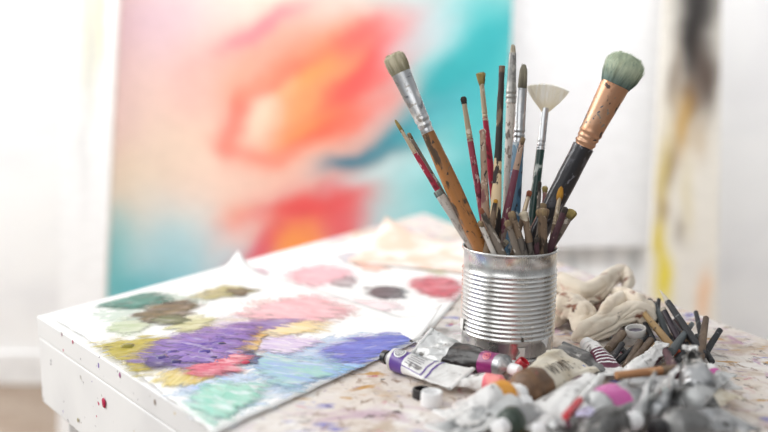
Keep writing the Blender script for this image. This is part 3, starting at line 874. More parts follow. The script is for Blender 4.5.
brush('teal-grey handle close behind the big orange-brown brush', (462, 198), (486, 250), 2*m, 0*m,
      [('knob', 0, .06, 4, 4, 'ochretip'), ('handle', .05, 1, 4, 6, 'teal', dict(wm=6))], 15)
SG = 'paintbrushes standing in the tin'
brush('short brush with white paint spatter on a red shaft at the front rim', (479, 221), (495, 256), -34*m, -42*m,
      [('knob', 0, .2, 6, 4, 'tantip'), ('handle', .15, 1, 4.5, 6, 'white', dict(wm=5.5, jit=.1))], 16)
brush('short pinkish-tipped grey brush behind the white spattered one', (480.5, 208), (503, 256), -28*m, -36*m,
      [('knob', 0, .14, 5, 4, 'rusttip'), ('handle', .12, 1, 5, 8, 'grey', dict(wm=8, jit=.1))], 17)
brush('short whitish brush with small orange tip', (496, 199), (487, 254), -20*m, -30*m,
      [('round', 0, .09, 4.5, 3.5, 'ochretip', dict(n=40)), ('handle', .08, 1, 4.5, 9, 'greybrown', dict(wm=8, jit=.1))], 18)
brush('stubby grey brush with worn mop tip, foremost at the tin front', (507, 220), (519, 258), -38*m, -46*m,
      [('knob', 0, .22, 6.5, 6, 'tantip'), ('handle', .16, 1, 5.5, 7, 'grey', dict(wm=6.5, jit=.1))], 19)
brush('short brush with tan round tip and half-dark handle', (511, 211), (525, 258), -32*m, -43*m,
      [('knob', 0, .18, 7, 6.5, 'tantip'), ('handle', .14, .6, 6.5, 8, 'greybrown', dict(jit=.1)), ('handle', .58, 1, 8, 8, 'darkgrey')], 20)
brush('short leaning brush with rust-brown tip', (530, 190), (515, 246), -14*m, -20*m,
      [('round', 0, .14, 6, 4, 'rusttip', dict(n=60)), ('ferrule', .13, .4, 4, 4.5, 'gold', dict(flat=.9)), ('handle', .39, 1, 4.5, 7, 'greybrown', dict(wm=6, jit=.1))], 21)
brush('short grey brush with flared mop tip beside the thick knob-headed one', (524, 211), (532, 257), -30*m, -42*m,
      [('knob', 0, .2, 9, 6, 'creamtip'), ('handle', .15, .7, 6.5, 7, 'greybrown', dict(jit=.1)), ('handle', .69, 1, 6.5, 6, 'darkgrey')], 22)
brush('short thick brush with knob-shaped olive and tan head', (542.5, 208), (543, 257), -30*m, -41*m,
      [('knob', 0, .2, 12, 8, 'tantip'), ('handle', .14, 1, 8.5, 8.5, 'greybrown', dict(wm=9, jit=.08))], 23)
brush('small tan knob-tipped brush peeking above the thick knob-headed one', (543.5, 203), (536, 250), -8*m, -22*m,
      [('knob', 0, .16, 6.5, 4.5, 'tantip'), ('handle', .12, 1, 5, 6, 'grey')], 24)
brush('thin brush with bright yellow-ochre hair tip', (561.5, 186), (553, 248), -10*m, -20*m,
      [('round', 0, .24, 7, 3.6, 'ochretip', dict(n=160, dome=.8)), ('ferrule', .2, .6, 4, 5, 'gold', dict(flat=.9)), ('handle', .59, 1, 5, 6, 'greybrown')], 25)
brush('short dark plum brush with blackish tip at the rim edge', (566, 207), (548, 254), -22*m, -34*m,
      [('knob', 0, .16, 6, 5, 'darktip'), ('handle', .12, 1, 6, 10, 'plum', dict(wm=9, jit=.1))], 26)
brush('short grey brush with olive tip leaning out furthest over the rim', (574, 210), (554, 250), -12*m, -22*m,
      [('knob', 0, .2, 9.5, 7, 'olivetip'), ('handle', .14, 1, 6.5, 8, 'grey', dict(wm=7, jit=.1))], 27)
brush('thin dark-tipped stick between the green and black handles', (540, 181), (536, 248), 22*m, 6*m,
      [('knob', 0, .2, 4, 4, 'darktip'), ('handle', .15, 1, 4, 5, 'grey')], 28)
brush('small olive-tipped stick against the thick black handle', (545.5, 186), (541, 248), 34*m, 16*m,
      [('knob', 0, .12, 6, 4, 'olivetip'), ('handle', .1, 1, 4.5, 5, 'beige')], 29)
brush('tiny dark stub with a pink fleck at the front rim', (536.5, 237), (537, 258), -39*m, -45*m,
      [('knob', 0, .3, 5, 4.5, 'darktip'), ('handle', .25, 1, 5, 5, 'plum')], 30)
brush('pale bare brush leaning at the front between the peeling stick and blue handle', (507, 240), (496, 256), -12*m, -16*m,
      [('knob', 0, .3, 6, 5, 'creamtip'), ('handle', .2, 1, 5.5, 7, 'grey')], 31)

# ------------------------------------------------------------------ paint tubes
TM = {}
TM['white'] = mat('tube_white', 'e2e1df', .34, .0, layers=(('c2c0bd', 30, .48, .7), ('8f8b88', 100, .60, .70), ('5a5654', 130, .66, .72)), bump=(120, .25, .0008), coat=.2)
TM['cream'] = mat('tube_cream', 'ddd5c4', .5, .1, layers=(('c2b49a', 30, .48, .68), ('8a7458', 70, .60, .68), ('c89a3c', 60, .66, .70), ('4a4038', 120, .63, .68)), bump=(120, .6, .0015))
TM['foil'] = mat('tube_foil', 'aeafb0', .34, .85, layers=(('848688', 34, .45, .68), ('d2d2d0', 60, .58, .7, (1, 1, 1), .2), ('4e4c4a', 80, .59, .68, (1, 1, 1), .2)), bump=(110, .5, .0012))
TM['darkfoil'] = mat('tube_darkfoil', '7c7c7b', .4, .7, layers=(('4a4846', 40, .48, .66), ('c4c2be', 60, .54, .66), ('2c2a28', 90, .6, .7, (1, 1, 1), .1)), bump=(110, .6, .0012))
TM['greywhite'] = mat('tube_greywhite', 'c8c9c8', .4, .25, layers=(('9a9b9b', 30, .48, .68), ('d6d6d4', 50, .56, .7), ('55534f', 90, .60, .70)), bump=(120, .5, .001))
TM['black'] = mat('tube_black', '1d1a1a', .4, 0, layers=(('332e2c', 60, .5, .7), ('5a524c', 140, .66, .72)), bump=(120, .5, .001))
TM['purple'] = mat('tube_purple', '5b3a8e', .35, 0, layers=(('6a4a9c', 50, .5, .7),), coat=.2)
TM['magenta'] = mat('tube_magenta', '8a2468', .35, 0, layers=(('9c3478', 60, .5, .7),), coat=.2)
TM['brown'] = mat('tube_brown', '7a5c42', .5, 0, layers=(('5f4632', 50, .45, .65), ('a5504a', 70, .66, .70)))
TM['burgundy'] = mat('tube_burgundy', '5a1a36', .4, 0, layers=(('6c2444', 60, .5, .7),), coat=.2)
TM['pink'] = mat('tube_pink', 'cf5aa6', .4, 0, layers=(('b84a92', 50, .5, .7),), coat=.2)
TM['salmon'] = mat('tube_salmon', 'ea7480', .4, 0, layers=(('f09a94', 50, .45, .65),), coat=.2)
TM['orange'] = mat('tube_orange', 'dd9a3a', .4, 0, layers=(('e8b05a', 50, .5, .7),), coat=.2)
TM['red'] = mat('tube_red', 'c62f3a', .4, 0, layers=(('8a2030', 60, .52, .7),), coat=.2)
TM['capwhite'] = mat('cap_white', 'f0f0f0', .35, 0, layers=(('e2e2e2', 60, .5, .7),), coat=.1)
TM['capblack'] = mat('cap_black', '161416', .35, 0, layers=(('2c282a', 80, .5, .7),), coat=.1)
TM['capblue'] = mat('cap_blue', '2f56b8', .4, 0, layers=(('3c68cc', 60, .5, .7),))
TM['ink'] = mat('label_ink', '6a6670', .6, 0, layers=(('7c7884', 200, .5, .7),))
TM['inkdark'] = mat('label_ink_dark', '4a4038', .6, 0, layers=(('5a5048', 200, .5, .7),))
TM['darkgreen'] = mat('tube_darkgreen', '2c3a30', .4, 0, layers=(('465a4a', 50, .5, .7),))
TM['lilac'] = mat('cap_lilac', 'd8d2ee', .4, 0, layers=(('c4bce4', 60, .5, .7),))

def tube(label, end, cap, ze, zc, r, segs, capspec=None, full=.8, roll=0.0, crease=1.0, seed=1, bend=0.0, wide=1.0, decals=None, lift=0.0, neck=True, group='squeezed paint tubes on the table', sag=0.0):
    """end/cap: pixels of the crimped end and of the cap; ze/zc: heights of the axis above the table; r: radius in m
       segs: (share_up_to, material) from the crimp; capspec: (material, radius_factor, length)"""
    a, b = P(*end, ze), P(*cap, zc)
    d = b - a; Lt = d.length; x = d.normalized()
    up = Vector((0, 0, 1)); y = up.cross(x).normalized(); z = x.cross(y)
    if roll:
        y, z = y * math.cos(roll) + z * math.sin(roll), z * math.cos(roll) - y * math.sin(roll)
    t = thing('paint_tube', label, 'paint tube', frame(a, x, y, z), group)
    cl = capspec[2] if capspec else 0.0
    nk = .005 if neck else 0.0
    sh = r * .55
    Lb = Lt - cl - nk * .6 - sh
    def prof(u):
        b_ = r * (.06 + .94 * smooth01((u - .02) / full) ** 1.25)
        a_ = (r + (PI / 2 - 1) * r * (1 - b_ / r) * wide)
        return a_, b_
    def surf(u, v, off=0.0):
        """v: angle, 90 deg = top"""
        a_, b_ = prof(u)
        c_, s_ = math.cos(v), math.sin(v)
        fl = 1 - smooth01((u - .05) / .9) * .8
        cr = crease * r * .34 * (noise.noise(Vector((u * 4.3 + seed * 7.7, c_ * 1.7, s_ * .9 + seed))) + .55 * abs(noise.noise(Vector((u * 11 + seed, c_ * 3.1 + u * 5, s_ * 2 + seed * 3)))) - .2) * fl * min(1, u * 9)
        for q_, (fu, fc) in enumerate(((5.5, 1.4), (9.0, 2.6), (17.0, 4.0))):
            cr -= crease * r * (.30, .20, .10)[q_] * (1 - abs(noise.noise(Vector((u * fu + seed * 4.1, c_ * fc + u * 3 * (q_ - 1), s_ * fc + seed)))) * 2.4) * fl * min(1, u * 9) * .55
        crz = crease * r * .5 * noise.noise(Vector((u * 3.1 + seed * 2.2, c_ * 2.2, seed * 1.1))) * fl * min(1, u * 6)
        yy = (a_ + cr + off) * c_
        zz = (b_ + abs(cr) * .6 + off) * s_ + crz
        yy += bend * math.sin(PI * u) + crease * r * .2 * noise.noise(Vector((u * 3, seed, 1)))
        zz += lift * (1 - u) ** 2 - sag * math.sin(PI * u)
        return Vector((u * Lb, yy, zz))
    bounds = sorted(set([0.0] + [s[0] for s in segs]))
    us = []
    for i in range(len(bounds) - 1):
        n = max(2, int((bounds[i + 1] - bounds[i]) * 60))
        us += [(bounds[i] + (bounds[i + 1] - bounds[i]) * q / n, i) for q in range(n)]
    us.append((1.0, len(bounds) - 2))
    nv = 56
    rings = [[surf(u, 2 * PI * j / nv) for j in range(nv)] for u, _ in us]
    mats = [i for _, i in us][:-1]
    # shoulder
    fr = rings[-1]; cen_ = sum(fr, Vector()) / nv
    for s_, xx in ((.97, .12), (.80, .45), (.52, .9), (.42, 1.0)):
        rings.append([Vector((Lb + sh * xx, cen_.y + (p.y - cen_.y) * s_, cen_.z + (p.z - cen_.z) * s_)) for p in fr]); mats.append(len(bounds) - 2)
    mb = MB(); mb.loft(rings, mats=mats)
    mb.build('tube_body', [TM[s[1]] for s in segs], t, sharp=50)
    # folded crimp
    a_, b_ = prof(0)
    mb = MB()
    rw = a_ * 1.02
    def fold(u, v):
        s_ = surf(.02, 0 if v > .5 else PI)
        yy = surf(.0, PI).y + (surf(.0, 0).y - surf(.0, PI).y) * v
        ang = u * 2 * PI
        zz = surf(.01, PI / 2).z * 0 + lift + .0013 * math.sin(ang) + .0006 * noise.noise(Vector((v * 4, seed, 0)))
        return (.0028 * math.cos(ang) - .0005, yy * 1.01, zz)
    mb.grid(fold, 12, 10)
    mb.build('crimped_end', TM[segs[0][1]] if segs[0][1] not in ('black',) else TM['foil'], t, sharp=40)
    if neck:
        mb = MB(); pr = []
        for i in range(6):
            pr += [(Lb + sh - .0008 + i * nk / 6, r * .42), (Lb + sh - .0008 + (i + .5) * nk / 6, r * .47)]
        rg = [[Vector((z_, cen_.y + q * math.cos(w), cen_.z + q * math.sin(w))) for w in [2 * PI * j / 20 for j in range(20)]] for z_, q in pr]
        mb.loft(rg); mb.build('neck', TM['capwhite'] if capspec is None or capspec[0] != 'capblack' else TM['foil'], t, sharp=40)
    if capspec:
        mname, rf, cl = capspec
        mb = MB(); x0 = Lb + sh + nk * .35
        rg = []
        for q, k_ in ((0, .93), (.04, 1.0), (.8, .93), (.95, .88), (1.0, .72)):
            rg.append([Vector((x0 + cl * q, cen_.y + r * rf * k_ * (1 - (.04 if j % 2 and .02 < q < .9 else 0)) * math.cos(2 * PI * j / 36), cen_.z + r * rf * k_ * (1 - (.04 if j % 2 and .02 < q < .9 else 0)) * math.sin(2 * PI * j / 36))) for j in range(36)])
        mb.loft(rg); mb.build('cap', TM[mname], t, sharp=40)
    low = min((t.matrix_world @ Vector(v.co)).z for ch in t.children for v in ch.data.vertices)
    if low < T + .0004:
        t.matrix_world = Matrix.Translation((0, 0, T + .0004 - low)) @ t.matrix_world
    # printed marks laid on the skin of the tube
    def quad(mb, u0, u1, v0, v1, n1=8, n2=8, slant=0.0, off=.0004):
        def fn(s, w):
            v = v0 + (v1 - v0) * w
            return surf(u0 + (u1 - u0) * s + slant * (w - .5), R(90 - v * 85), off)
        mb.grid(fn, n1, n2)
    for dct in decals or ():
        mb = MB()
        if dct[0] == 'quads':
            for q in dct[2]:
                quad(mb, *q[:4], slant=q[4] if len(q) > 4 else 0.0, off=dct[4] if len(dct) > 4 else .0004)
            mb.build(dct[3], TM[dct[1]], t, sharp=0)
        elif dct[0] == 'disc':
            _, mname, u0, v0, ru, nm, inner, off = dct
            ki = ru * Lb / r / 1.45
            def ring_(s): return [surf(u0 + s * ru * math.cos(w), R(90 - (v0 + s * ki * math.sin(w)) * 85), off) for w in [2 * PI * j / 28 for j in range(28)]]
            if inner:
                mb.loft([ring_(inner), ring_(inner + (1 - inner) / 2), ring_(1)], False, False)
            else:
                mb.loft([ring_(s) for s in (.02, .4, .7, 1)], True, False)
            mb.build(nm, TM[mname], t, sharp=0)
        elif dct[0] == 'text':
            _, mname, txt, u0, u1, v0, vh, nm = dct[:8]
            cu = bpy.data.curves.new('t', 'FONT'); cu.body = txt; cu.space_character = 1.25; cu.size = 1.0; cu.resolution_u = 3
            ob = bpy.data.objects.new('t', cu); C.objects.link(ob)
            dg = bpy.context.evaluated_depsgraph_get()
            me = bpy.data.meshes.new_from_object(ob.evaluated_get(dg))
            bpy.data.objects.remove(ob)
            bm = bmesh.new(); bm.from_mesh(me); bmesh.ops.triangulate(bm, faces=bm.faces)
            bmesh.ops.subdivide_edges(bm, edges=[e for e in bm.edges if e.calc_length() > .2], cuts=2)
            xs = [v.co.x for v in bm.verts]; wx = max(xs) or 1
            for v in bm.verts:
                v.co = surf(u0 + (u1 - u0) * v.co.x / wx, R(90 - (v0 + vh * (v.co.y - .35)) * 85), .00055)
            bm.to_mesh(me); bm.free()
            me.materials.clear(); me.materials.append(TM[mname])
            ob = bpy.data.objects.new(nm, me); C.objects.link(ob); ob.parent = t
    return t

lines = [('quads', 'ink', [(.60 + .0, .60 + .012 + 0, -.50, .40)] + [(.60 + .034 * i, .60 + .034 * i + .010, -.52 + .05 * (i % 3), .42 - .07 * ((i * 2) % 3)) for i in range(1, 5)], 'printed_lines')]
# T1 hero tube with purple label
tube('white paint tube with purple label and black cap, crossing the front of the tin', (461, 385), (382, 359.5), .006, .0085, .0112,
     [(.77, 'white'), (.965, 'purple'), (1, 'white')], ('capblack', .62, .006), full=.95, roll=-.25, crease=.30, seed=2, wide=1.25, lift=.003,
     decals=[('quads', 'ink', [(.52 + .012 * (i % 3), .735 - .02 * (i % 2), -.46 + .15 * i, -.42 + .15 * i) for i in range(7)], 'printed_lines'),
             ('quads', 'purple', [(.44, .46, -.75, .75), (.36, .385, -.75, .75), (.44, .82, .68, .74), (.44, .82, -.78, -.74)], 'purple_stripes'),
             ('disc', 'capwhite', .875, .05, .076, 'round_emblem', 0, .0006), ('disc', 'ink', .875, .05, .058, 'emblem_ring', .86, .0009),
             ('quads', 'ink', [(.845 + .018 * i, .845 + .018 * i + .006, -.18, .28) for i in range(4)], 'emblem_lines', .0009)])
# T2 black and magenta tube behind it
tube('silvery white tube with black band and magenta end against the tin', (424, 350), (521, 376), .006, .009, .0118,
     [(.36, 'greywhite'), (.76, 'black'), (.93, 'magenta'), (1, 'foil')], ('capwhite', .5, .009), full=.9, roll=.55, crease=.9, seed=5, wide=1.2, lift=.006,
     decals=[('disc', 'salmon', .85, -.05, .040, 'round_emblem', .8, .0006), ('disc', 'salmon', .85, -.05, .022, 'emblem_star', .55, .0007)])
tube('crumpled white strip-like tube with curled end lying along the black-banded one', (418, 343), (486, 359), .010, .013, .0055, [(1, 'greywhite')], None, full=1.4, crease=1.2, seed=7, wide=1.5, neck=False, lift=.004)
tube('white tube with tiny print and salmon end pointing to the orange cap', (446, 381), (519, 390), .006, .009, .0092, [(.72, 'white'), (1, 'salmon')], ('salmon', .55, .009), full=.8, crease=.8, seed=9, wide=1.1,
     decals=[('text', 'inkdark', 'FINE OIL', .50, .70, .15, .45, 'printed_lines')] if False else [('quads', 'inkdark', [(.52 + .03 * i, .53 + .03 * i, -.1 - .1 * (i % 2), .25) for i in range(6)], 'printed_lines')])
tube('blurred white tube with orange collar in the front cluster', (452, 420), (521, 391), .010, .016, .0135, [(.80, 'white'), (1, 'orange')], ('white', .6, .008), full=.7, crease=.8, seed=11)
tube('small crushed tube with red paint oozing at its neck beside the tin', (531, 374), (513, 384), .006, .009, .0055, [(.5, 'red'), (1, 'salmon')], ('salmon', .9, .006), full=.7, crease=.7, seed=12)
tube('pale translucent-looking tube lying flat in the nearest row', (445, 437), (529, 405), .007, .010, .0125, [(1, 'greywhite')], ('capwhite', .6, .010), full=1.2, crease=1.1, seed=13, wide=1.2)
# T5 with lettering
tube('crusty cream tube lettered WINT with brown band, crumpled dark end by the tin', (588, 360), (514, 404), .008, .011, .0165, [(.24, 'darkfoil'), (.84, 'cream'), (1, 'brown')], ('capwhite', .5, .008), full=1.0, roll=-.2, crease=.7, seed=15, wide=1.25,
     decals=[('text', 'inkdark', 'WINT', .80, .44, .20, -.62, 'lettering')])
tube('big white tube with plum square label, rounded end up', (523, 428), (595, 386), .007, .014, .0128, [(.78, 'white'), (1, 'white')], None, full=.75, crease=.5, seed=17, neck=False, wide=1.5,
     decals=[('quads', 'burgundy', [(.80, .92, .12, .55)], 'plum_label')])
tube('white tube with burgundy striped label pointing at the rag', (614, 374), (586, 343), .008, .014, .0100, [(.20, 'white'), (.72, 'burgundy'), (1, 'white')], ('capwhite', .8, .010), full=.7, crease=.4, seed=19,
     decals=[('quads', 'capwhite', [(.32 + .075 * i, .345 + .075 * i, -.6, .55) for i in range(5)], 'white_stripes')])
tube('silver tube with bright pink label in the front row', (664, 380), (582, 422), .014, .016, .0165, [(.72, 'foil'), (.90, 'greywhite'), (1, 'greywhite')], ('lilac', .5, .010), full=.9, crease=.9, seed=21, wide=1.15,
     decals=[('quads', 'pink', [(.74, .97, -.3, .80)], 'pink_label'), ('text', 'inkdark', 'OIL', .66, .55, .1, -.5, 'lettering')][:1])
tube('pointed white tube end sticking up behind the wooden stick', (662, 344), (630, 378), .026, .010, .0105, [(1, 'white')], None, full=.9, crease=.8, seed=23, neck=False, wide=-.7)
tube('grey tube standing up with a sharp folded peak', (690, 348), (702, 410), .046, .012, .0160, [(.08, 'white'), (.6, 'darkfoil'), (1, 'foil')], ('capwhite', .5, .008), full=.8, crease=.9, seed=25, wide=-1.1)
tube('thin folded foil tube with white crimped edge, upright in the pile', (646, 386), (634, 424), .030, .012, .011, [(1, 'greywhite')], None, full=1.5, roll=1.1, crease=.8, seed=27, neck=False)
tube('second folded foil tube leaning against the peaked grey tube', (668, 378), (652, 420), .034, .014, .012, [(.5, 'greywhite'), (1, 'foil')], None, full=1.4, roll=1.0, crease=.9, seed=29, neck=False)
tube('dull foil tube with ochre smears under the pale flattened tube', (722, 392), (664, 412), .018, .014, .014, [(.5, 'cream'), (1, 'darkfoil')], ('capblack', .55, .009), full=.9, crease=1.0, seed=31)
tube('pale flattened tube overlapping the smeared foil tube', (726, 374), (690, 402), .026, .024, .010, [(1, 'greywhite')], None, full=1.2, crease=.8, seed=33, neck=False, wide=-.3)
tube('dark grey tube along the very front of the pile', (560, 440), (640, 424), .010, .012, .014, [(1, 'darkfoil')], ('capwhite', .55, .010), full=.9, crease=1.0, seed=35)
tube('dark foil tube in front of the upright folded ones', (735, 424), (650, 436), .012, .012, .015, [(.6, 'foil'), (1, 'darkfoil')], ('capblack', .55, .010), full=.9, crease=1.0, seed=37)
tube('pink-lettered white tube at the far side of the peaked grey tube', (724, 388), (700, 366), .016, .020, .010, [(.4, 'white'), (.7, 'pink'), (1, 'white')], ('capwhite', .6, .008), full=.8, crease=.5, seed=39)
tube('dark green and white tube with its cap towards the table front', (545, 407), (496, 434), .008, .010, .0115, [(.85, 'greywhite'), (1, 'darkgreen')], ('capwhite', .6, .010), full=.9, crease=.8, seed=41)
tube('grey-white tube with dark red collar at the front edge of the pile', (590, 430), (530, 431), .010, .010, .010, [(.6, 'greywhite'), (.74, 'burgundy'), (1, 'greywhite')], ('capwhite', .6, .010), full=.8, crease=.7, seed=43)

# loose caps
def cap(label, px, py, z, r, h, mname, tilt=(0, 0), hollow=True):
    p = P(px, py, z)
    mb = MB(); pr = [(0, r * .96), (h * .03, r), (h * .9, r * .96), (h, r * .9)]
    rg = []
    for z_, q in pr:
        rg.append([(q * (1 - (.03 if j % 2 and 0 < z_ < h * .95 else 0)) * math.cos(2 * PI * j / 40), q * (1 - (.03 if j % 2 and 0 < z_ < h * .95 else 0)) * math.sin(2 * PI * j / 40), z_) for j in range(40)])
    for z_, q in ((h * 1.0, r * .74), (h * .35, r * .68)):
        rg.append([(q * math.cos(2 * PI * j / 40), q * math.sin(2 * PI * j / 40), z_) for j in range(40)])
    mb.loft(rg)
    o = mb.build('tube_cap', TM[mname], None, sharp=40)
    o.location = p; o.rotation_euler = (tilt[0], tilt[1], .3)
    return tag(o, label, 'cap', 'loose tube caps')
cap('small white screw cap lying alone on the table before the purple-labelled tube', 431.5, 405, .0002, .0098, .0125, 'capwhite')
cap('black tube cap behind the small white cap', 421.5, 397, .0002, .0085, .008, 'capblack')
cap('blue tube cap between the WINT tube and the burgundy striped tube', 579, 376, .006, .007, .009, 'capblue', (.5, .3))
cap('red paint-caked cap against the foot of the tin', 518.5, 368, .004, .0062, .010, 'red', (.4, .5))
cap('pink round cap in front of the red cap', 518, 380, .010, .0058, .008, 'salmon', (.9, -.4))
# paper scraps behind the tubes
def scrap(label, quad, c, layers, seed, h=.006):
    q = [P(*p, .001) for p in quad]; o = sum(q, Vector()) / 4; o.z = T
    mb = MB()
    def fn(u, v):
        p = q[0].lerp(q[1], u).lerp(q[3].lerp(q[2], u), v)
        p.z = T + .0016 + h * (.5 + .5 * noise.noise(Vector((u * 2.5 + seed, v * 2.5, seed)))) * (.4 + .6 * u)
        return p - o
    mb.grid(fn, 16, 16)
    ob = mb.build('paper_scrap', mat('scrap_%d' % seed, c, .7, layers=layers), None, solid=.0004, sharp=0)
    ob.location = o
    return tag(ob, label, 'paper scrap')
scrap('scrap of grey-white paper with a pink stripe tucked beside the tin', [(428, 332), (462, 326), (466, 346), (434, 350)], 'd8d6d4', (('c9a0b0', 40, .56, .62, (1, 4, 1)), ('b8b4b0', 60, .55, .7)), 4)

# slim marker with red end
def stick(name, label, cat, a, b, za, zb, w0, w1, parts, seed, group=None, flat=.95):
    """a: pixel of the top end, b: pixel of the lower end; parts (share, material, name)"""
    p, q = P(*a, za), P(*b, zb)
    z = (p - q).normalized(); L = (p - q).length
    y = Vector((0, 0, 1)) if abs(z.z) < .9 else Vector((0, 1, 0))
    x = y.cross(z).normalized(); y = z.cross(x)
    t = thing(name, label, cat, frame(q, x, y, z), group)
    sc = ((p + q) / 2 - CAM).dot(_f) / FPX
    s0 = 0.0
    for s1, mm, nm in parts:
        mb = MB(); pr = []
        n = 10
        for i in range(n + 1):
            s = s0 + (s1 - s0) * i / n
            w = (w1 + (w0 - w1) * s) * sc * .5 * (.9 if nm in ('bristles', 'lead') and i == n else 1)
            if nm == 'point' : w = (w0 * sc * .5) * (1 - .85 * i / n)
            pr.append((s * L, w))
        if s0 == 0: pr = [(0, pr[0][1] * .75)] + [(L * .006, pr[0][1])] + pr[1:]
        if s1 == 1: pr = pr + [(L * 1.002 , pr[-1][1] * .7)]
        mb.lathe(pr, 12, flat, jit=.08, seed=seed); mb.build(nm, mm, t, sharp=35)
        s0 = s1
    return t
stick('marker_pen', 'slim white pen with red end lying between the silver and white tubes', 'pen', (601, 377), (565, 417), .030, .030, 9, 7.5,
      [(.38, TM['red'], 'red_end'), (1, TM['white'], 'barrel')], 1)
SG = 'worn handles and charcoal sticks heaped by the rag'
w = lambda n: MM[n]
stick('paintbrush', 'orange-brown wooden brush lying level over the tubes', 'paintbrush', (616, 375.5), (676, 369), .030, .032, 8, 10, [(.25, w('greybrown'), 'ferrule'), (1, MM.setdefault('rustwood', mat('brush_rustwood', 'b08058', .6, layers=(('8f5f3c', 40, .45, .65, (1, 1, .2)), ('d2b08c', 90, .58, .68), ('5a4030', 110, .64, .70)), bump=(120, .5, .001))), 'handle')], 2)
stick('paintbrush', 'dark twisted rag-wrapped brush end rising at the end of the level wooden brush', 'paintbrush', (666, 352), (676, 374), .036, .030, 7, 12, [(1, w('plum'), 'handle')], 3)
coal = mat('stick_charcoal', '2c2d30', .6, layers=(('4c5056', 60, .45, .65, (1, 1, .3)), ('8a8c8c', 160, .64, .70)), bump=(120, .4, .0008))
blueg = mat('stick_bluegrey', '4c5254', .6, layers=(('747e82', 50, .45, .65, (1, 1, .3)), ('3c4246', 120, .6, .7)), bump=(120, .4, .0008))
brn = mat('stick_brown', '5a483a', .6, layers=(('83705c', 50, .45, .65, (1, 1, .3)), ('44362c', 120, .6, .7), ('a39684', 150, .64, .7)), bump=(120, .4, .0008))
ylw = mat('stick_yellowwood', 'a5875a', .55, layers=(('8f7046', 40, .45, .65, (1, 1, .2)), ('5a4834', 120, .6, .68)), bump=(120, .4, .0008))
pale = mat('stick_pale', 'c4bbaa', .6, layers=(('a89c88', 80, .5, .7),))
redo = mat('stick_redend', 'b5563a', .6, layers=(('8f4030', 80, .5, .7),))
purb = mat('stick_purpleblack', '332a32', .5, layers=(('4a3c46', 60, .45, .65, (1, 1, .3)), ('8a7c80', 150, .64, .7)), bump=(120, .4, .0008))
